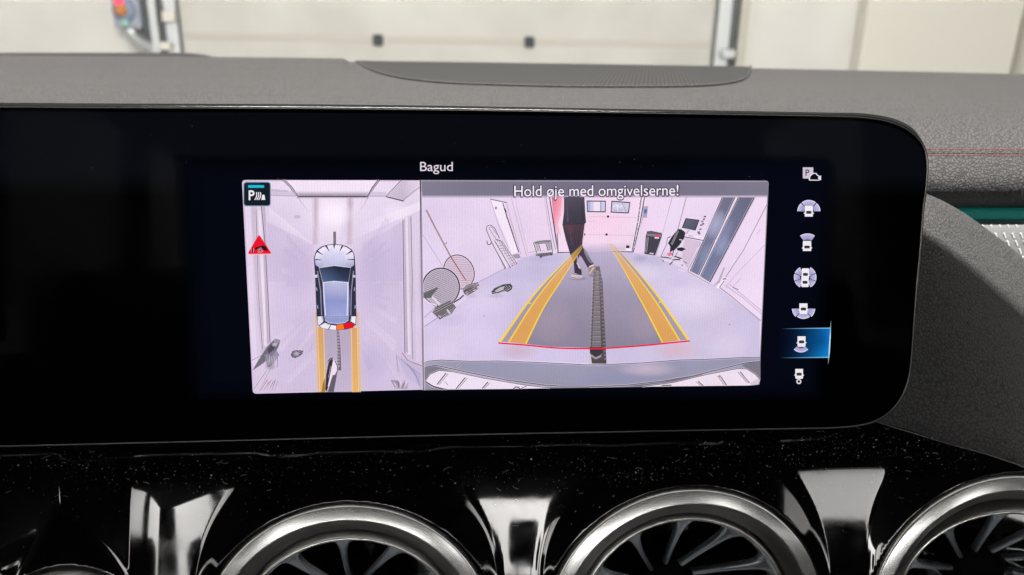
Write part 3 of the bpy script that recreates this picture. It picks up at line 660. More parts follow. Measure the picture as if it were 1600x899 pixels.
for k in range(34):
    a_ = random.uniform(0, 2 * math.pi); d_ = random.uniform(0.03, 0.09); r0_, r1_ = random.uniform(45, 80), random.uniform(90, 150)
    pc = [(524 + r_ * math.cos(t_) * .8, 450 + r_ * math.sin(t_)) for r_, t_ in ((r0_, a_), (r0_, a_ + d_), (r1_, a_ + d_), (r1_, a_))]
    if min(p_[0] for p_ in pc) < 425 or max(p_[0] for p_ in pc) > 625 or max(p_[1] for p_ in pc) > 605 or min(p_[1] for p_ in pc) < 310: continue
    c_ = random.choice([(186, 174, 200), (240, 232, 244), (182, 172, 198)]); q.poly(pc, [(*c_, 0), (*c_, 0), (*c_, .22), (*c_, .22)])
for cx_, cy_, rx_, ry_, c_, a_ in ((468, 420, 30, 60, (196, 184, 210), .5), (582, 430, 30, 70, (192, 182, 210), .5), (524, 335, 30, 22, (252, 246, 250), .8), (585, 560, 28, 36, (190, 182, 208), .5), (620, 330, 26, 16, (246, 238, 246), .6)): q.blob(cx_, cy_, rx_, ry_, c_, a_)
for k in range(22): x_, y_ = random.uniform(425, 625), random.uniform(400, 590); q.poly(rrect(x_, y_, x_ + random.uniform(.5, 1.1), y_ + random.uniform(.5, 1.1), .2), (130, 122, 140), .6)
q.build('overhead_scenery', ov)
q = Paint()
q.poly(Z2((608, 378), (804, 378), (812, 820), (622, 820)), [(176, 166, 184, .75), (176, 166, 184, .75), (196, 186, 206, .7), (196, 186, 206, .7)])
q.line(Z2((711, 385), (718, 520), (720, 668)), (3.8, 4.6, 6.2), (118, 112, 116)); 
for k in range(12): q.line(Z2((706, 395 + k * 22), (724, 395 + k * 22)), 0.9, (158, 150, 156), .8)
q.line(Z2((562, 480), (572, 486)), 1.2, (255, 240, 180)); q.line(Z2((848, 474), (858, 480)), 1.2, (255, 240, 180))
q.build('floor_path', ov)
for L_, s_ in (((550, 262), 1), ((856, 262), -1)):
    q = Paint(); xo = L_[0]; dxb = 20 if s_ > 0 else 12
    q.line(Z2((xo, 262), (xo + dxb, 820)), 1.6, (238, 200, 112)); q.line(Z2((xo + 8 * s_, 262), (xo + dxb + 8 * s_, 820)), 1.0, (200, 170, 140), .8)
    a0, a1 = (568, 610) if s_ > 0 else (804, 846); b0_, b1_ = (585, 622) if s_ > 0 else (812, 856)
    q.poly(Z2((a0, 362), (a1, 372), (b1_, 820), (b0_, 820)), [(214, 172, 122), (214, 172, 122), (228, 188, 120), (228, 188, 120)])
    for A, B in ((a0, b0_), (a1, b1_)): q.line(Z2((A, 366), (B, 820)), 1.2, (250, 210, 112))
    q.build('guide_stripe', ov)

q = Paint()
q.poly(Z2((650, 590), (672, 578), (676, 610), (660, 690), (640, 790), (632, 818), (622, 800), (628, 700)), (60, 56, 64)); q.poly(Z2((690, 670), (708, 665), (700, 720), (682, 818), (640, 818), (662, 740)), (108, 104, 114)); q.poly(Z2((676, 600), (694, 596), (706, 660), (690, 700), (670, 700), (650, 780), (640, 780)), (238, 228, 238))
q.line(Z2((638, 605), (660, 582), (676, 580)), 1.6, (66, 60, 66)); q.line(Z2((690, 600), (708, 640), (706, 680)), 1.4, (120, 84, 92)); q.poly(Z2((596, 818), (604, 760), (622, 720), (622, 818)), (150, 112, 60), .8); q.line(Z2((664, 640), (650, 720)), 1.2, (120, 60, 96))
q.build('person_view', ov)
# the car seen from above
q = Paint()
dk = (52, 56, 76)
q.poly(ZC((60, 190), (70, 150), (92, 112), (130, 84), (180, 70), (240, 64), (300, 70), (350, 84), (392, 112), (414, 150), (420, 190), (428, 330), (430, 560), (434, 690), (430, 770), (400, 800), (340, 814), (260, 818), (180, 814), (120, 798), (92, 770), (84, 690), (78, 560), (70, 330)), dk)
q.poly(ZC((68, 190), (78, 152), (100, 118), (136, 92), (182, 76), (240, 70), (298, 76), (346, 92), (386, 118), (407, 152), (412, 192), (412, 250), (384, 270), (110, 270), (76, 250)), [(236, 234, 244)] * 11 + [(176, 180, 206)] * 4)
q.poly(ZC((150, 130), (330, 130), (340, 255), (240, 245), (140, 255)), [(220, 220, 238, .9), (220, 220, 238, .9), (190, 194, 220, .9), (198, 202, 226, .9), (190, 194, 220, .9)])
for A, B in (((82, 122), (140, 160)), ((165, 78), (196, 128)), ((238, 70), (238, 104)), ((312, 78), (286, 128)), ((396, 122), (340, 160))): q.line(ZC(A, B), (3.2, 0.6), (70, 72, 88))
q.line(ZC((72, 200), (132, 204)), (2, .6), (70, 72, 88)); q.line(ZC((412, 200), (352, 202)), (2, .6), (70, 72, 88))
q.poly(ZC((104, 268), (240, 248), (384, 266), (366, 402), (240, 392), (136, 402)), (214, 216, 230))
q.poly(ZC((108, 274), (240, 256), (382, 272), (364, 398), (240, 388), (138, 398)), [(66, 80, 104), (36, 44, 66), (34, 42, 62), (58, 72, 100), (74, 94, 126), (92, 114, 148)])
q.poly(ZC((138, 402), (240, 390), (366, 402), (372, 560), (368, 696), (262, 702), (152, 696), (144, 560)), [(182, 186, 214), (196, 198, 222), (186, 190, 216), (150, 160, 204), (158, 168, 212), (164, 174, 216), (150, 162, 208), (146, 156, 200)])
q.line(ZC((142, 404), (152, 560), (162, 690)), 1.8, (222, 222, 236)); q.line(ZC((358, 404), (356, 560), (352, 690)), 1.8, (226, 226, 240)); q.line(ZC((140, 402), (240, 391), (366, 402)), 1.4, (218, 220, 234))
q.poly(ZC((150, 698), (368, 698), (364, 730), (330, 752), (260, 760), (190, 752), (158, 730)), (150, 164, 206)); q.line(ZC((150, 696), (368, 696)), 1.0, (60, 70, 110)); q.line(ZC((156, 730), (190, 754), (260, 762), (330, 754), (366, 728)), 1.2, (200, 208, 232))
for A in (((92, 300), (120, 480), (128, 690)), ((408, 300), (388, 480), (384, 690))): q.line(ZC(*A), 1.6, (150, 152, 172))
for A in (((82, 445), (88, 475)), ((90, 600), (96, 630)), ((418, 445), (414, 475)), ((424, 600), (420, 630))): q.line(ZC(*A), 1.5, (170, 172, 190))
q.poly(ZC((52, 356), (70, 336), (92, 332), (90, 360)), (222, 220, 228)); q.poly(ZC((440, 358), (422, 336), (400, 332), (402, 358)), (196, 196, 206))
for pts, c in ((((92, 700), (142, 698), (148, 740), (104, 778), (94, 760)), (232, 230, 236)), (((110, 782), (160, 752), (206, 770), (186, 810), (130, 800)), (236, 234, 238)), (((194, 812), (212, 774), (256, 780), (256, 816)), (240, 238, 240)), (((262, 816), (262, 772), (316, 764), (328, 810)), (250, 130, 30)), (((334, 808), (322, 768), (372, 748), (418, 772), (404, 796)), (228, 12, 40)), (((424, 766), (380, 740), (386, 698), (428, 698)), (238, 236, 240))): q.poly(ZC(*pts), c)
q.poly(ZC((130, 700), (146, 700), (160, 745), (200, 768), (190, 775), (140, 745)), (40, 44, 60), .6); q.poly(ZC((396, 700), (372, 704), (366, 735), (388, 740)), (30, 30, 40), .5)
q.build('car_graphic', ov)
# badge and warning triangle
q = Paint()
q.poly(rrect(381, 284.5, 423.5, 322.5, 5), (120, 150, 170)); q.poly(rrect(382, 285.5, 422.3, 321.2, 4.5), (8, 28, 38))
q.poly(Z1((62, 208), (165, 208), (140, 300), (62, 320)), [(16, 52, 64, .9), (30, 70, 82, .9), (8, 28, 38, 0), (8, 28, 38, 0)])
q.line(Z1((82, 232), (194, 232)), 4.0, (30, 196, 214)); q.text('P', 389.5, 397.6, 312.5, 14.5, (238, 238, 240), 1, .02)
for k in range(3): q.line([(399.5 + k * 3.1 + dx, 306.5 + dy) for dx, dy in ((1.6, -6), (2.2, -1.5), (1.2, 2.6), (-1, 6))], 1.6, (230, 232, 236))
q.poly(Z1((182, 290), (196, 290), (202, 326), (174, 326)), (238, 238, 240))
q.build('parking_badge', ov)
q = Paint()
q.poly(Z1((158, 572), (166, 580), (242, 694), (238, 706), (90, 708), (82, 696), (150, 580)), (232, 10, 48)); q.line(Z1((86, 708), (240, 706)), 1.4, (250, 200, 210), .8)
q.poly(Z1((128, 660), (160, 652), (186, 644), (206, 652), (222, 684), (190, 680), (172, 668), (150, 672), (132, 676)), (56, 8, 22)); q.line(Z1((112, 664), (112, 694)), 2.4, (70, 6, 22)); q.line(Z1((150, 676), (170, 664), (184, 684), (164, 694), (150, 684)), 1.0, (90, 4, 26))
q.build('warning_triangle', ov)

# ================= picture from the reversing camera
rp = Paint()
rp.poly(rounded([(656.5, 281.5), (1200.5, 282.5), (1185.5, 601.5), (662, 609.5)], 5, (1, 2)), (150, 145, 155))
def wallc(u, v, x, y):
    c = mixc((226, 215, 234), (236, 222, 238), u); c = mixc(c, (240, 216, 234), math.exp(-((u - 0.5) / 0.2) ** 2) * 0.6)
    return mixc(c, (218, 208, 232), (v - 0.35) * 1.2 if u < 0.5 else 0)
rp.field([(658, 283.5), (1199, 284), (1184.5, 600), (663, 607)], 30, 24, wallc)
rv = rp.build('rear_picture', disp)
q = Paint()
fl = [(662.5, 512)] + Z5((60, 355), (300, 215), (480, 60)) + Z3((480, 850), (690, 745), (830, 660), (1110, 622), (1398, 615)) + Z4((0, 615), (340, 622), (430, 640), (540, 655), (770, 765), (930, 850), (1000, 892)) + Z6((1330, 300)) + [(1186, 580), (1100, 570), (930, 568), (800, 562), (664, 566)]
q.poly(fl, [(mixc((214, 205, 229), (206, 200, 222), min(1, max(0, (p_[0] - 660) / 300)))) for p_ in fl])
q.blob(1060, 440, 110, 70, (222, 214, 232), .6); q.blob(720, 520, 90, 60, (224, 214, 234), .6); q.blob(840, 420, 60, 30, (196, 192, 216), .6); q.blob(1100, 520, 80, 60, (214, 208, 226), .7)
q.blob(1020, 405, 60, 14, (190, 188, 214), .5)
for cx_, cy_, rx_, ry_, c_, a_ in ((1090, 470, 60, 30, (240, 232, 244), .75), (1010, 425, 26, 16, (236, 230, 244), .7), (760, 470, 50, 26, (232, 222, 240), .7), (690, 550, 40, 22, (234, 224, 240), .6), (1140, 540, 34, 26, (236, 226, 240), .5), (850, 404, 34, 9, (178, 176, 204), .6), (1060, 440, 20, 12, (176, 180, 210), .45), (705, 500, 30, 12, (186, 178, 206), .5), (790, 430, 30, 10, (188, 182, 208), .5), (1000, 404, 14, 6, (140, 138, 158), .6), (775, 462, 16, 5, (160, 154, 176), .6), (690, 478, 18, 7, (150, 144, 164), .5), (735, 462, 12, 5, (150, 144, 164), .5)): q.blob(cx_, cy_, rx_, ry_, c_, a_ * .6)
# far garage door
gd = [(240, 212, 230), (242, 216, 232), (236, 208, 228), (238, 208, 226)]
q.poly(Z3((1055, 190), (1398, 190)) + Z4((425, 190), (345, 612), (0, 608)) + Z3((1105, 620)), (240, 221, 235)); q.blob(945, 350, 45, 28, (248, 208, 224), .45)
q.poly([(905, 378), (985, 378), (986, 391), (908, 392)], [(214, 200, 216, 0), (214, 200, 216, 0), (206, 196, 214, .9), (206, 196, 214, .9)])
q.line(Z3((1100, 624), (1398, 612)) + Z4((0, 608), (345, 618)), 1.8, (92, 80, 96))
for pts in (Z4((0, 342), (370, 350)), Z4((0, 482), (355, 490)), Z3((1315, 380), (1398, 378))): q.line(pts, .9, (216, 186, 206), .8)
q.poly([(916.2, 313.5), (946.2, 313.8), (946, 332), (917, 331.6)], (70, 66, 78)); q.poly([(917.6, 315.2), (944.8, 315.4), (944.6, 330.3), (918.2, 330)], (212, 210, 230)); q.poly([(927, 315.3), (937, 315.4), (937, 330.2), (927, 330.1)], (242, 232, 242)); q.poly([(917.6, 315.2), (922, 315.2), (922, 330), (918.2, 330)], (180, 186, 216)); q.line([(938.4, 315.4), (938.4, 330)], 1.2, (150, 150, 180))
q.poly([(955, 313.8), (984.6, 316), (982, 333.8), (953.6, 332.4)], (70, 66, 78)); q.poly([(956.4, 315.6), (983, 317.6), (980.6, 332), (955.2, 330.8)], (208, 208, 226))
q.line([(957, 324), (963, 320), (968, 324), (974, 321)], 1.4, (242, 238, 246)); q.line([(963, 320), (965, 331)], 1.6, (240, 236, 244)); q.line([(972, 318), (978, 331)], 1.0, (160, 160, 186)); q.line([(958, 329), (972, 328)], 1.2, (170, 172, 190))
for c in (Z4((148, 342), (136, 482)) + [(912.5, 366.4)]): q.poly(rrect(c[0] - 1.7, c[1] - 1.7, c[0] + 1.7, c[1] + 1.7, 1), (52, 44, 54))
q.poly(Z4((290, 565), (315, 568), (312, 590), (288, 590)), (60, 54, 62)); q.poly(Z4((288, 588), (328, 590), (326, 608), (286, 606)), (250, 240, 246))
for dx, w, c in ((0, 1.5, (70, 64, 78)), (14, 1.0, (236, 228, 238)), (24, 1.6, (84, 76, 90))): q.line(Z4((408 + dx, 190), (380 + dx * .8, 380), (335 + dx * .4, 618)), w, c)
for k in range(8): q.line(Z4((392 - k * 6, 240 + k * 48), (404 - k * 6, 250 + k * 48)), 1.6, ((120, 112, 124), (220, 212, 224))[k % 2])
q.poly(Z4((424, 262), (460, 262), (450, 352), (412, 350)), (176, 172, 190)); q.poly(Z4((432, 285), (452, 287), (447, 318), (428, 316)), (84, 116, 176)); q.line(Z4((418, 352), (400, 420), (392, 400)), 1.4, (190, 160, 172))
q.line(Z3((1040, 190), (1078, 430), (1108, 626)), (1.6, 1.8, 2.2), (70, 62, 72)); q.line(Z3((1012, 190), (1060, 480), (1086, 600)), 1.1, (150, 140, 154)); q.line(Z3((1000, 192), (1040, 460), (1070, 610)), 1.0, (196, 186, 202)); q.line(Z3((1100, 470), (1108, 622)), 1.4, (120, 110, 124))
q.poly(Z3((1056, 190), (1148, 190), (1140, 300), (1108, 400), (1132, 490), (1095, 472), (1072, 372)), [(226, 130, 150), (244, 172, 188), (242, 186, 202), (244, 196, 210), (242, 206, 220), (240, 190, 206), (236, 158, 176)])
q.build('garage_view', rv)
q = Paint()
# left wall: door, ladder, stick, cart
q.poly(Z3((580, 207), (684, 232), (798, 612), (750, 636), (612, 300)), (243, 235, 244)); q.line(Z3((578, 206), (710, 234)), 1.8, (150, 140, 146)); q.line(Z3((582, 210), (640, 400), (720, 590)), 1.0, (200, 184, 196))
q.line(Z3((676, 236), (705, 330), (800, 620)), (1.4, 1.8, 1.6), (96, 84, 88)); q.line(Z3((706, 236), (730, 340), (818, 640)), 1.0, (190, 178, 188)); q.line(Z3((742, 194), (790, 380), (862, 650)), 1.3, (206, 194, 208)); q.line(Z3((770, 194), (812, 370), (870, 620)), 1.0, (212, 200, 214))
q.poly(Z3((745, 640), (803, 630), (816, 664), (772, 670)), (170, 160, 168)); q.line(Z3((690, 280), (702, 310)), 2.4, (84, 74, 78)); q.line(Z3((705, 342), (716, 362)), 1.8, (100, 90, 94)); q.blob(*Z3((622, 275))[0], 2.6, 3.4, (110, 110, 112), 1.0)
q.line(Z3((874, 622), (940, 612), (1000, 606)), 1.0, (190, 180, 194)); q.line(Z3((480, 855), (690, 748)), 1.0, (190, 176, 194)); q.line(Z3((50, 480), (210, 730)), 1.0, (196, 182, 200))
for A, B, c in (((590, 540), (692, 746), (120, 112, 120)), ((604, 530), (712, 744), (236, 228, 236)), ((612, 530), (736, 740), (110, 100, 110)), ((640, 520), (752, 726), (190, 180, 190)), ((652, 522), (770, 716), (116, 108, 116)), ((668, 530), (786, 708), (150, 140, 150))): q.line(Z3(A, B), 1.3, c)
for k in range(8): q.line(Z3((640 + k * 15, 570 + k * 20), (690 + k * 12, 570 + k * 18)), 1.0, (150, 138, 146))
q.line(Z3((700, 744), (590, 545), (548, 445), (552, 416), (580, 408), (612, 430), (650, 510)), 1.4, (130, 122, 130)); q.line(Z3((640, 540), (572, 440), (568, 426), (590, 424), (630, 480)), 1.1, (150, 142, 150)); q.line(Z3((552, 530), (556, 556), (574, 562), (588, 545)), 1.6, (104, 98, 104)); q.line(Z3((620, 520), (660, 530)), 1.6, (120, 124, 130))
for c in ((690, 746), (732, 740), (752, 722), (784, 708)): q.blob(*Z3(c)[0], 1.8, 1.6, (176, 84, 92), 1)
q.poly(Z3((915, 540), (960, 530), (1000, 526), (1048, 524), (1052, 540), (930, 556)), (140, 136, 142)); q.poly(Z3((925, 555), (955, 552), (960, 600), (945, 620)), (190, 184, 194)); q.poly(Z3((1010, 545), (1050, 540), (1060, 600), (1020, 610)), (176, 170, 180)); q.poly(Z3((945, 630), (1060, 618), (1066, 640), (980, 656), (950, 648)), (120, 116, 122))
for A in ((940, 640), (972, 656), (1055, 634)): q.blob(*Z3(A)[0], 2.6, 2.6, (60, 56, 60), 1); 
for A, B in (((915, 545), (945, 640)), ((955, 552), (970, 610)), ((1008, 548), (1030, 600)), ((1050, 530), (1064, 630)), ((955, 552), (1010, 548))): q.line(Z3(A, B), 1.2, (100, 96, 102))
q.line(Z3((222, 548), (236, 556), (240, 538)), 1.2, (120, 110, 120))
# round grids
ZT = Zm(655, 380, .1445)
def ell(cx, cy, rx, ry, rot, k=40): return [(cx + rx * math.cos(t) * math.cos(rot) - ry * math.sin(t) * math.sin(rot), cy + rx * math.cos(t) * math.sin(rot) + ry * math.sin(t) * math.cos(rot)) for t in np.linspace(0, 2 * math.pi, k, endpoint=False)]
E2c = ell(430, 310, 160, 188, R(-25)); q.poly(ZT(*E2c), (212, 192, 206)); 
def hatch(cx, cy, rx, ry, rot, step, col, w, ang):
    for s_ in np.arange(-1 + step, 1, step):
        c_ = math.sqrt(1 - s_ * s_) * 0.96
        pts = [(math.cos(ang) * u * c_ - math.sin(ang) * s_, math.sin(ang) * u * c_ + math.cos(ang) * s_) for u in (-1, 1)]
        q.line(ZT(*[(cx + rx * a * math.cos(rot) - ry * b_ * math.sin(rot), cy + rx * a * math.sin(rot) + ry * b_ * math.cos(rot)) for a, b_ in pts]), w, col, .8)
hatch(430, 310, 150, 178, R(-25), .11, (150, 132, 150), .8, R(20)); q.line(ZT(*E2c), 1.5, (74, 64, 72), 1, True)
E1c = [e for e in ell(235, 475, 200, 206, 0)]; E1c = [(max(e[0], 38), e[1]) for e in E1c]
q.poly(ZT(*E1c), (168, 160, 172)); 
def clipx(pts): return pts
for s_ in np.arange(-0.9, 0.95, .1):
    c_ = math.sqrt(1 - s_ * s_) * .95
    for rot in (R(24), R(-38)):
        A = [(235 + 200 * (math.cos(rot) * u * c_ - math.sin(rot) * s_), 475 + 206 * (math.sin(rot) * u * c_ + math.cos(rot) * s_)) for u in (-1, 1)]
        if A[0][0] < 40:
            t = (40 - A[0][0]) / (A[1][0] - A[0][0] + 1e-9)
            if t > 1: continue
            A[0] = (40, A[0][1] + t * (A[1][1] - A[0][1]))
        if A[1][0] < 40: continue
        q.line(ZT(*A), .9, (104, 98, 108) if rot > 0 else (200, 192, 204), .8)
q.poly(ZT((40, 540), (140, 600), (230, 660), (120, 660), (40, 590)), (206, 196, 210), .6)
q.line(ZT(*[e for e in E1c]), 2.0, (58, 50, 56), 1, True)
q.line(ZT((60, 600), (110, 645), (190, 672)), 1.6, (240, 234, 240)); q.poly(ZT((40, 540), (190, 478), (206, 486), (140, 560), (130, 590), (40, 590)), (112, 112, 114)); q.line(ZT((140, 575), (222, 662)), (3, 4), (226, 220, 226))
q.poly(ZT((142, 745), (180, 690), (330, 616), (362, 640), (400, 690), (350, 760), (222, 822)), (124, 120, 122)); q.poly(ZT((170, 742), (240, 690), (330, 640), (350, 650), (220, 720)), (84, 80, 80)); q.line(ZT((160, 742), (356, 640)), 1.4, (60, 56, 58)); q.line(ZT((222, 820), (396, 690)), 1.3, (70, 66, 68)); q.line(ZT((300, 715), (335, 760)), 2.8, (216, 208, 214)); q.blob(*ZT((225, 800))[0], 3, 3, (70, 66, 68), 1); q.line(ZT((210, 780), (235, 800)), 1.6, (230, 224, 228))
q.line(ZT((370, 640), (440, 598), (480, 560)), 2.4, (96, 90, 92)); q.poly(ZT((465, 500), (520, 452), (600, 424), (640, 430), (600, 462), (520, 500)), (142, 134, 136)); q.poly(ZT((470, 508), (600, 466), (642, 436), (648, 480), (600, 520), (520, 565), (490, 550)), (110, 104, 106)); q.line(ZT((468, 502), (520, 450), (636, 424)), 1.2, (84, 74, 78))
for a in ((515, 540), (595, 500), (636, 474)): q.blob(*ZT(a)[0], 3.0, 3.0, (228, 220, 226), 1)
q.line(ZT((500, 545), (620, 480)), 1.5, (50, 46, 48)); q.line(ZT((510, 430), (535, 446)), 1.4, (200, 190, 200))
q.line(Z3((80, 290), (150, 430), (262, 640), (390, 840)), (2.2, 2.0, 1.9, 1.6), (158, 116, 108)); q.line(Z3((84, 288), (155, 430), (268, 642)), .8, (96, 70, 68))
q.line([(663, 496), (682, 478)], 1.2, (180, 168, 186)); q.line([(663, 510), (690, 492)], 1.2, (170, 158, 176))
q.poly(Z5((585, 80), (610, 50), (680, 20), (735, 14), (752, 35), (745, 60), (715, 80), (690, 72), (640, 90), (595, 96)), (84, 86, 86)); q.poly(Z5((612, 72), (650, 45), (690, 34), (680, 60), (630, 80)), (196, 194, 200)); q.line(Z5((690, 30), (712, 50), (700, 70)), 1.6, (40, 40, 42)); q.line(Z5((720, 30), (738, 46), (716, 66)), 1.4, (170, 170, 172)); q.line(Z5((590, 92), (640, 82), (690, 62)), 1.2, (40, 42, 42))
q.poly(rrect(755.5, 492.3, 757, 493.8, .5), (90, 84, 96))
q.build('left_wall_view', rv)
q = Paint()
# right side: bin, chair, monitor, desk, blue doors
q.line(Z4((645, 192), (570, 480), (520, 640)), 1.1, (186, 172, 188)); q.line(Z4((755, 192), (690, 440), (652, 560)), 1.2, (150, 138, 152)); q.poly(Z4((648, 192), (752, 192), (690, 430), (560, 650), (525, 640)), (232, 222, 238), .8)
q.poly(Z4((452, 460), (562, 470), (566, 488), (512, 645), (428, 632), (440, 490)), (78, 76, 86)); q.poly(Z4((446, 458), (480, 452), (566, 470), (560, 490), (448, 482)), (104, 100, 110)); q.line(Z4((450, 484), (560, 492)), .9, (48, 46, 54)); q.line(Z4((455, 500), (440, 620)), 1.4, (104, 102, 112)); q.poly(Z4((516, 484), (550, 487), (544, 502), (510, 500)), (226, 60, 88)); q.poly(Z4((510, 500), (544, 503), (540, 514), (508, 512)), (238, 220, 226)); q.poly(Z4((470, 622), (502, 626), (500, 636), (468, 632)), (210, 206, 214))
q.poly(Z4((750, 354), (858, 368), (826, 452), (718, 432)), (46, 46, 54)); q.poly(Z4((756, 361), (851, 374), (822, 445), (726, 428)), [(110, 112, 126), (98, 100, 114), (88, 92, 108), (100, 104, 120)]); q.line(Z4((775, 444), (764, 462), (752, 480)), 1.8, (180, 176, 190)); q.poly(Z4((715, 428), (826, 450), (824, 456), (714, 436)), (222, 216, 228))
q.poly(Z4((742, 486), (800, 480), (892, 500), (890, 524), (820, 516), (745, 498)), (238, 230, 240)); q.line(Z4((738, 498), (888, 528)), 1.5, (110, 104, 116)); q.line(Z4((770, 488), (810, 496)), 1.2, (150, 146, 160)); q.poly(Z4((745, 505), (865, 535), (765, 745), (725, 690), (720, 600)), (206, 190, 206), .7)
q.line(Z4((886, 530), (765, 765)), 1.2, (170, 158, 172)); q.line(Z4((866, 540), (850, 575)), 1.0, (140, 132, 146)); q.line(Z4((900, 530), (785, 764)), 1.0, (206, 194, 208))
for k, (a, b_) in enumerate(((900, 342), (893, 362), (880, 380), (886, 398), (872, 408), (866, 440), (852, 462), (856, 474))): q.poly(Z4((a - 9, b_ - 5), (a + 10, b_ - 6), (a + 6, b_ + 6), (a - 12, b_ + 7)), ((70, 68, 76), (96, 92, 100), (110, 106, 150))[k % 3], .9)
q.poly(Z4((690, 438), (715, 440), (748, 464), (738, 512), (700, 566), (660, 606), (640, 612), (626, 622), (630, 575), (612, 548), (640, 500)), (54, 56, 64)); q.line(Z4((690, 450), (640, 560)), 1.2, (78, 80, 90)); q.poly(Z4((680, 586), (720, 580), (752, 594), (718, 612), (685, 604)), (48, 48, 54)); q.line(Z4((700, 520), (722, 524), (718, 560)), 1.4, (226, 218, 228)); q.line(Z4((690, 606), (672, 660)), 3, (216, 210, 220)); q.line(Z4((684, 620), (668, 655)), 1.0, (90, 86, 94)); q.line(Z4((655, 606), (645, 650)), 1.6, (110, 106, 114))
for A, B, c in (((572, 680), (650, 690), (232, 226, 234)), ((650, 690), (724, 716), (226, 220, 228)), ((650, 690), (630, 712), (110, 104, 112)), ((648, 680), (705, 672), (80, 76, 84)), ((660, 650), (720, 668), (70, 66, 74)), ((590, 660), (640, 668), (150, 142, 150))): q.line(Z4(A, B), 2.0, c)
for a in ((574, 686), (628, 712), (722, 720), (700, 678)): q.blob(*Z4(a)[0], 1.8, 1.8, (60, 56, 62), 1)
q.poly(Z4((606, 626), (640, 618), (646, 640), (612, 650)), (226, 120, 140), .9); q.line(Z4((605, 510), (632, 496)), 1.4, (100, 94, 102)); q.line(Z4((608, 506), (600, 560), (556, 650)), 1.2, (140, 130, 140)); q.line(Z4((555, 655), (620, 662)), 1.8, (90, 82, 90)); q.line(Z4((735, 690), (760, 706)), 1.4, (90, 86, 94)); q.line(Z4((695, 755), (755, 768)), 1.6, (230, 224, 232))
q.poly(Z4((1030, 192), (1140, 192), (856, 800), (782, 768)), (228, 216, 228)); q.poly(Z4((1036, 192), (1130, 192), (846, 796), (788, 766)), [(126, 128, 148), (120, 122, 142), (128, 134, 160), (124, 130, 156)]); q.line(Z4((1034, 192), (784, 766)), 1.2, (74, 70, 82)); q.line(Z4((1132, 192), (850, 798)), 1.4, (70, 66, 78)); q.poly(Z4((1146, 192), (1158, 192), (868, 806), (856, 800)), (232, 222, 230))
q.poly(Z4((1158, 192), (1282, 192), (935, 852), (864, 806)), [(118, 120, 140), (112, 114, 132), (130, 138, 168), (126, 134, 162)]); q.line(Z4((1158, 192), (862, 806)), 1.1, (78, 74, 86)); q.line(Z4((1284, 192), (936, 852)), 1.6, (58, 56, 66)); q.blob(*Z4((985, 400))[0], 14, 26, (190, 194, 218), .75, R(25)); q.blob(*Z4((1030, 560))[0], 12, 22, (170, 178, 206), .6, R(25)); q.blob(*Z4((900, 640))[0], 10, 22, (150, 160, 190), .6, R(25)); q.blob(*Z4((1070, 440))[0], 10, 20, (150, 158, 188), .5, R(25))
q.poly(Z4((775, 766), (935, 853), (925, 868), (770, 778)), (226, 214, 224)); q.line(Z4((768, 770), (930, 862)), 1.0, (150, 140, 152)); q.line(Z4((985, 522), (978, 540)), 2.0, (232, 228, 232)); q.line(Z4((1105, 548), (1092, 566)), 1.8, (226, 220, 226))
q.line(Z4((1382, 245), (1200, 600), (1060, 812)), 1.3, (176, 158, 172)); q.line(Z4((1366, 560), (1130, 800), (1060, 899)), 1.0, (206, 190, 206)); q.line(Z4((1290, 200), (945, 850)), 1.0, (214, 200, 212)); q.line(Z4((1330, 440), (1300, 480)), 1.0, (196, 180, 196)); q.poly(Z4((1000, 840), (1045, 735), (1056, 740), (1010, 860), (960, 885)), (186, 178, 192), .9); q.poly(Z4((985, 898), (1000, 868), (1050, 822), (1062, 830), (1030, 878), (1010, 899)), (244, 238, 244)); q.line(Z4((1040, 828), (1062, 826)), 1.6, (50, 46, 52)); q.line(Z4((1012, 892), (1050, 840)), 1.2, (110, 102, 110))
q.line(Z6((1015, 45), (1100, 110), (1332, 302)), 1.4, (170, 156, 172)); q.line(Z6((1055, 25), (1200, 130), (1340, 250)), 1.0, (190, 176, 192)); q.line(Z6((1090, 20), (1338, 225)), 1.6, (206, 192, 206)); q.line(Z6((1110, 40), (1160, 62)), 1.2, (120, 112, 122)); q.line(Z6((1110, 44), (1180, -30)), .9, (200, 186, 200)); q.poly(rrect(1137.5, 505.5, 1139, 507, .5), (110, 104, 116))
q.build('right_wall_view', rv)
# floor path, drain, walking person
q = Paint()
q.poly([(912, 384), (948, 379), (956, 393), (903, 394)], [(206, 192, 212, 0), (206, 192, 212, 0), (200, 190, 210, .8), (200, 190, 210, .8)])
q.poly([(797, 534), (840, 470), (903, 394), (956, 393), (1000, 462), (1060, 531), (1000, 540), (930, 543), (860, 541)], [(150, 144, 160), (160, 154, 171), (190, 183, 204), (192, 185, 206), (166, 160, 178), (150, 144, 160), (148, 142, 158), (146, 140, 156), (148, 142, 158)])
for cx, w in ((862, 40), (1010, 34)): q.blob(cx, 500, w, 40, (176, 164, 176), .5)
q.blob(808, 548, 34, 14, (206, 176, 184), .6); q.blob(1056, 546, 40, 16, (220, 186, 192), .7)
q.poly(Z4((34, 728), (80, 728)) + Z6((104, 0), (112, 200), (128, 500), (134, 638), (8, 636), (10, 500), (22, 200), (30, 0)), [(128, 120, 122), (128, 120, 122), (112, 106, 108), (104, 98, 100), (92, 88, 90), (86, 82, 84), (86, 82, 84), (92, 88, 90), (104, 98, 100), (112, 106, 108)])
for k in range(34):
    y_ = 424 + k * 3.9 - (0 if k < 20 else 0); wd = 3.0 + (y_ - 417) * 0.045
    q.line([(932.5 - wd, y_), (932.5 + wd * .7, y_ + .3)], 1.0, ((140, 132, 132), (84, 80, 82))[k % 2], .6)
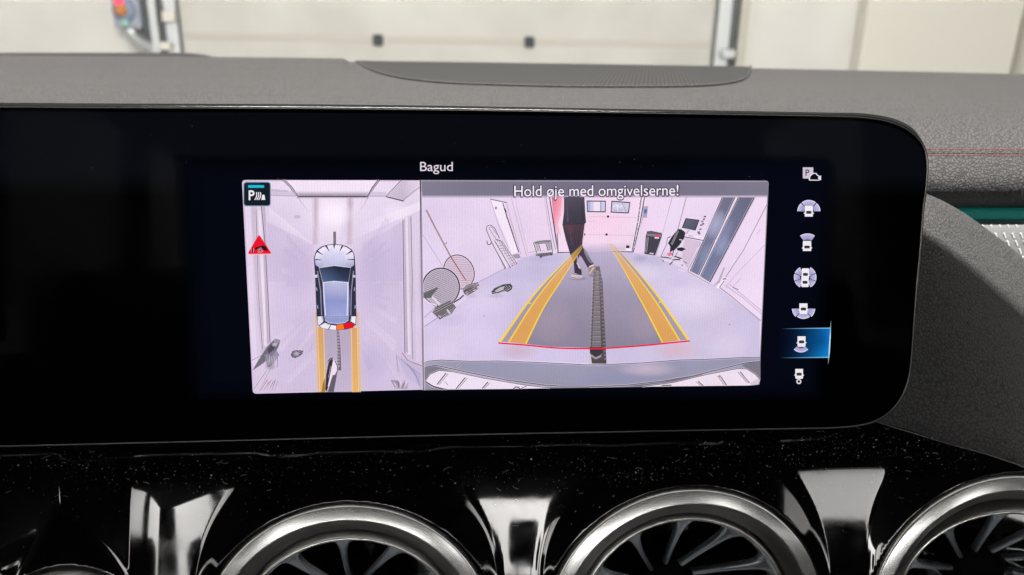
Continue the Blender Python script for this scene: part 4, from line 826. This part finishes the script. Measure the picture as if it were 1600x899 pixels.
for k in range(24): y_ = 425 + k * 5.8; wd = 4.2 + (y_ - 417) * 0.052; q.line([(932.6 + wd, y_), (932.6 + wd, y_ + 2.6)], 1.0, (62, 60, 62), .5); q.line([(931.8 - wd, y_ + 2), (931.8 - wd, y_ + 4.4)], 1.0, (66, 64, 66), .5)
q.blob(*Z3((1262, 822))[0], 16, 3.5, (120, 114, 134), .8); q.blob(*Z3((1370, 800))[0], 8, 3, (120, 114, 134), .7)
q.poly([(920, 541), (940, 541), (941, 548), (936, 555), (928, 556), (921, 551)], (66, 64, 66)); q.poly([(918, 556), (922, 553), (924, 568), (919, 568)], (206, 198, 206)); q.line([(922, 554), (930, 559), (938, 555)], 1.2, (150, 146, 150))
T = (74, 70, 84)
q.poly(Z3((1150, 188), (1312, 188), (1314, 300), (1322, 388), (1308, 400), (1138, 406), (1150, 300)), [(92, 88, 100), (90, 86, 98), (76, 73, 86), (74, 70, 82), (70, 66, 78), (74, 70, 82), (80, 76, 90)]); q.line(Z3((1312, 190), (1318, 300), (1334, 385)), 1.2, (238, 228, 238)); q.line(Z3((1140, 190), (1130, 300), (1134, 400)), 1.2, (240, 220, 230))
q.poly(Z3((1138, 404), (1312, 398), (1308, 450), (1292, 560), (1312, 620), (1350, 664), (1384, 712), (1334, 738), (1290, 660), (1272, 640), (1262, 690), (1284, 740), (1290, 796), (1232, 790), (1226, 700), (1200, 640), (1164, 520), (1150, 460)), [(94, 72, 84)] * 3 + [(84, 68, 82)] * 6 + [(74, 66, 80)] * 9); q.line(Z3((1314, 400), (1296, 540)), 1.4, (226, 206, 220)); q.blob(*Z3((1200, 440))[0], 8, 10, (112, 78, 90), .6)
q.poly(Z3((1300, 580), (1326, 610), (1364, 680), (1372, 712), (1340, 690), (1310, 630)), (138, 140, 160), .8); q.poly(Z3((1252, 640), (1276, 690), (1284, 752), (1262, 740), (1250, 700)), (190, 176, 200), .9); q.line(Z3((1250, 700), (1278, 745)), 1.6, (232, 200, 214))
q.poly(Z3((1198, 806), (1212, 788), (1242, 782), (1262, 796), (1290, 796), (1296, 816), (1270, 826), (1208, 818)), (206, 194, 196)); q.line(Z3((1202, 810), (1240, 818), (1294, 818)), 1.0, (84, 74, 78)); q.line(Z3((1215, 785), (1250, 792)), 1.2, (90, 82, 88)); q.poly(Z3((1338, 742), (1386, 710), (1398, 742), (1372, 790), (1346, 796)), (170, 150, 146)); q.line(Z3((1346, 730), (1384, 716)), 1.8, (232, 224, 226)); q.line(Z3((1350, 785), (1380, 735)), 1.6, (216, 204, 202))
for A, B, c, w in (((1170, 210), (1180, 380), (104, 100, 114), 2.2), ((1290, 220), (1296, 380), (60, 56, 68), 2.0), ((1225, 300), (1240, 390), (66, 62, 74), 1.6), ((1190, 420), (1215, 560), (108, 84, 98), 2.0), ((1270, 430), (1262, 560), (62, 50, 62), 1.8), ((1235, 640), (1252, 760), (54, 48, 58), 1.6), ((1310, 640), (1350, 700), (100, 98, 114), 1.4), ((1225, 470), (1250, 620), (70, 56, 68), 1.4), ((1145, 404), (1308, 398), (56, 50, 62), 1.2)): q.line(Z3(A, B), w, c, (.2, .8))
q.build('person_and_drain_view', rv)
# guide lines
q = Paint()
gl_ = {}
Lg = {'o': [(781, 533), (824, 472), (851, 440), (880, 410), (908, 382)], 'm': [(794.5, 533.5), (828, 480), (856, 442), (883, 411), (909, 382.5)], 'i': [(821, 536), (848, 481), (873, 442), (895, 408), (911, 383.5)]}
Rg = {'o': [(1073.5, 530), (1032, 470), (1008, 439), (981, 407), (957, 381)], 'm': [(1060, 531), (1026, 475), (1001, 440), (975, 407), (953, 380)], 'i': [(1033.5, 534), (1008, 484), (984, 440), (965, 406), (948.5, 380)]}
fa = (1, 1, 1, .85, .25)
for D in (Lg, Rg):
    q = Paint(); C = {k: [np.array(x_) for x_ in catmull(v, 6)] for k, v in D.items()}; n_ = len(C['o']); al = np.interp(np.linspace(0, 4, n_), range(5), fa)
    for i in range(n_ - 1):
        q.poly([C['o'][i], C['m'][i], C['m'][i + 1], C['o'][i + 1]], [(158, 146, 158, .75 * al[i])] * 2 + [(158, 146, 158, .75 * al[i + 1])] * 2)
        q.poly([C['m'][i], C['i'][i], C['i'][i + 1], C['m'][i + 1]], [(*mixc((222, 172, 98), (226, 178, 100), i / n_), .96 * al[i])] * 2 + [(*mixc((222, 172, 98), (226, 178, 100), i / n_), .96 * al[i + 1])] * 2)
    for k, w0, w1 in (('o', 3.4, .8), ('m', 2.3, .7), ('i', 2.3, .7)): q.line(C[k], list(np.linspace(w0, w1, n_)), (248, 220, 52), list(al))
    q.line(*((Z5((868, 160), (896, 168)) if D is Lg else Z6((560, 154), (536, 158))), 1.8, (246, 216, 90))); q.build('guide_stripe', rv)
q = Paint()
q.line(catmull(Z5((640, 473), (860, 490), (1040, 508), (1200, 516), (1398, 516)) + Z6((120, 515), (400, 495), (600, 475), (778, 457)), 4), 2.3, (234, 30, 76))
q.build('stop_line', rv)
# own bumper
q = Paint()
up_ = Z5((60, 626), (110, 612), (200, 605), (420, 615), (650, 612), (1000, 626), (1330, 642)) + Z6((140, 640), (400, 628), (700, 605), (900, 600), (1200, 585), (1326, 584))
lo_ = [(1185, 590), (1184, 599.5), (900, 602.5), (664, 606)]
q.poly(up_ + lo_, [(170, 170, 188)] * 2 + [(160, 162, 182)] * 11 + [(156, 156, 172)] * 4); q.blob(1010, 575, 50, 14, (206, 192, 206), .8); q.blob(960, 590, 90, 10, (150, 156, 184), .6)
q.line(up_, 1.1, (96, 92, 104)); q.line(Z5((60, 665), (150, 645), (400, 700), (700, 760), (1000, 800), (1130, 808)), 1.4, (88, 86, 98)); q.line(Z5((60, 672), (160, 660), (420, 716), (700, 772)), 1.0, (140, 138, 150)); q.line(Z6((0, 812), (270, 803), (560, 770), (800, 730), (1000, 680), (1200, 630), (1320, 615)), 1.4, (96, 94, 104)); q.poly(Z6((300, 806), (560, 776), (880, 712), (870, 724), (640, 780), (400, 808)), (110, 108, 118), .8); q.line(Z5((320, 660), (350, 640)), 1.8, (130, 130, 146))
q.poly(Z6((1180, 640), (1326, 612), (1326, 760), (1290, 715), (1220, 672)), (132, 130, 140)); q.poly(Z5((62, 668), (150, 652), (300, 690), (180, 684), (110, 714), (72, 768)), (136, 134, 146))
q.poly(Z5((75, 770), (110, 716), (180, 686), (280, 695), (550, 750), (850, 800), (1040, 824), (700, 830), (240, 832), (130, 805)), (235, 228, 238)); q.line(Z5((240, 832), (130, 805), (75, 770), (110, 716), (180, 686), (280, 695), (550, 750), (850, 800), (1040, 822)), 1.1, (110, 106, 116)); q.line(Z5((75, 772), (140, 812), (210, 832)), 1.8, (70, 62, 70))
q.poly(Z6((410, 812), (650, 780), (900, 720), (1150, 672), (1220, 675), (1290, 720), (1322, 760), (1308, 792), (1240, 803)), (235, 226, 234)); q.line(Z6((410, 812), (650, 780), (900, 720), (1150, 672), (1220, 675), (1290, 720), (1322, 760)), 1.1, (110, 106, 114)); q.poly(Z6((1240, 785), (1300, 755), (1324, 765), (1306, 795), (1250, 803)), (214, 204, 214))
for Z_, A, B in ((Z5, (165, 795), (235, 706)), (Z5, (312, 828), (385, 740)), (Z5, (515, 826), (560, 776)), (Z6, (1240, 782), (1168, 696)), (Z6, (1062, 800), (1008, 722)), (Z6, (880, 804), (842, 770))):
    q.line(Z_(A, B), 1.6, (92, 86, 94)); d = 16 if Z_ is Z5 else -16; q.line(Z_((A[0] + d, A[1]), (B[0] + d, B[1] + 4)), 1.0, (140, 132, 142))
q.line(Z5((758, 828), (775, 814), (796, 816), (806, 828)), 1.6, (60, 56, 62)); q.line(Z5((815, 826), (860, 806)), 1.2, (90, 84, 92)); q.line(Z5((225, 770), (250, 800)), 1.0, (150, 142, 152)); q.line(Z6((560, 804), (635, 800)), 1.8, (90, 86, 92)); q.line(Z6((1195, 735), (1230, 770)), 1.2, (150, 142, 150)); q.line(Z6((1000, 728), (1026, 744)), 1.2, (110, 102, 110))
q.build('bumper_view', rv)
# grey caption strip and caption
q = Paint()
def capc(u, v, x, y):
    c = mixc((112, 112, 128), (134, 132, 146), abs(u - .55) * 1.4); return (*c, .96 if v < .8 else .96 * (1 - v) / .2)
q.field([(658.2, 283.4), (1197.5, 284), (1196.4, 309.5), (658.8, 310)], 24, 10, capc)
q.line([(658, 283), (1196, 283.6)], 1.2, (170, 166, 176))
q.line([(657, 282), (659.5, 440), (662, 608)], 2.0, (58, 50, 66)); q.line([(659, 300), (660.5, 440), (663.2, 608)], .8, (150, 140, 158))
q.build('caption_strip', rv)
q = Paint(); CB = (307.0, 305.4)
q.text('Hold øje med omgivelserne!', 802.5, 1058.5, (CB[0] + .5, CB[1] + .5), 17, (58, 50, 66), .9, .055); q.text('Hold øje med omgivelserne!', 803, 1058, CB, 16.6, (246, 240, 246), 1, 0)
q.build('caption_text', rv)

# ================= menu icons down the right side
Paint.lift = 0.0; Paint.halo = False
LV, WH = (196, 190, 228), (240, 236, 242)
def sector(q, cx, cy, r0, r1, a0, a1, c0=(150, 146, 196), c1=LV):
    n_ = 14; A = [R(a0 + (a1 - a0) * i / n_) for i in range(n_ + 1)]
    for i in range(n_): q.poly([(cx + r0 * math.cos(A[i]), cy - r0 * math.sin(A[i])), (cx + r1 * math.cos(A[i]), cy - r1 * math.sin(A[i])), (cx + r1 * math.cos(A[i + 1]), cy - r1 * math.sin(A[i + 1])), (cx + r0 * math.cos(A[i + 1]), cy - r0 * math.sin(A[i + 1]))], [c0, c1, c1, c0])
    q.line([(cx + r1 * math.cos(a), cy - r1 * math.sin(a)) for a in A], 1.0, (230, 226, 244))
def halfcar(q, cx, y0, y1, w, front=True):
    q.poly(rounded([(cx - w / 2, y0), (cx + w / 2, y0), (cx + w / 2, y1), (cx - w / 2, y1)], 2.2, (0, 1) if front else (2, 3)), WH)
    h = y1 - y0; yw = y0 + h * (.60 if front else .52)
    q.poly([(cx - w * .30, yw + 2.4), (cx - w * .36, yw - 1.2), (cx - w * .15, yw - 2.2), (cx + w * .15, yw - 2.2), (cx + w * .36, yw - 1.2), (cx + w * .30, yw + 2.4)], (58, 54, 62))
    for s_ in (-1, 1): q.poly([(cx + s_ * w / 2, yw), (cx + s_ * (w / 2 + 2), yw + 2), (cx + s_ * w / 2, yw + 2.6)], WH)
q = Paint()
q.poly(rrect(1251.2, 261.8, 1267.5, 279.2, 1), (206, 196, 214)); q.text('P', 1255.5, 1261, 274.8, 9.5, (40, 38, 52), 1, .01)
cam_ = [(1261, 281.5), (1262.5, 275), (1264.5, 273.5), (1267, 271.2), (1272, 271.2), (1273.5, 274), (1276.5, 275.5), (1276.5, 281.8)]
q.poly(cam_, (14, 14, 24)); q.line(cam_ + [cam_[0]], 1.6, (232, 226, 236)); q.poly([(1275, 277.5), (1279.5, 274), (1279.5, 282), (1275, 279.5)], (232, 226, 236)); q.build('menu_icon', disp)
q = Paint(); c = (1260.5, 330.5)
sector(q, *c, 7.5, 17.5, 52, 128); sector(q, *c, 7.5, 17.5, 2, 47); sector(q, *c, 7.5, 17.5, 133, 178); halfcar(q, 1260.4, 321.5, 338.3, 12.6); q.build('menu_icon', disp)
q = Paint(); sector(q, 1258.3, 385, 11, 20, 56, 124); halfcar(q, 1257.6, 376, 391.7, 13); q.build('menu_icon', disp)
q = Paint(); c = (1254.6, 432.5)
for a0, a1 in ((22, 62), (-18, 18), (-62, -22), (118, 158), (162, 198), (202, 242)): sector(q, *c, 8, 17, a0, a1)
halfcar(q, 1254.8, 418.6, 434, 11.5); halfcar(q, 1254.2, 432, 447.6, 11.5, False); q.build('menu_icon', disp)
q = Paint(); c = (1251.8, 480.5)
sector(q, *c, 7, 16, 232, 308); sector(q, *c, 7, 17.5, 183, 227); sector(q, *c, 7, 17.5, 313, 357); halfcar(q, 1251.6, 473, 489.3, 12.6, False); q.build('menu_icon', disp)
q = Paint()
def hi(u, v, x, y):
    e = u ** 1.6; c = mixc((6, 10, 26), (14, 118, 196), e); c = mixc(c, (24, 150, 226), max(0, (v - .5)) * e); d = math.exp(-((v - .42) / .22) ** 2) * math.exp(-((u - .72) / .2) ** 2); return mixc(c, (8, 70, 130), d * .6)
q.field([(1216, 512), (1293.2, 511), (1291.2, 557), (1214, 557.5)], 20, 12, hi)
for A, B in (((1218, 512.3), (1293.5, 511.3)), ((1216, 557.4), (1291.5, 556.6))): q.line([A, ((A[0] + B[0]) / 2, (A[1] + B[1]) / 2), B], (.8, 1.2, 1.4), (130, 200, 240), (0, .6, 1))
q.line([(1294.2, 500), (1293, 525), (1291.6, 550), (1290, 567)], (.6, 1.8, 1.8, .6), (196, 232, 250), (.2, 1, 1, .2)); hl = q.build('menu_highlight', disp)
q = Paint(); sector(q, 1247.8, 533, 9, 15.5, 226, 314); halfcar(q, 1248.6, 524, 540.3, 12.4, False); q.build('menu_icon', disp)
q = Paint(); halfcar(q, 1244.9, 574.6, 590, 12, False)
q.line([(1244.4 + 3 * math.cos(a), 594.2 + 3 * math.sin(a)) for a in np.linspace(0, 2 * math.pi, 17)[:-1]], 1.9, (226, 222, 236), 1, True); q.build('menu_icon', disp)
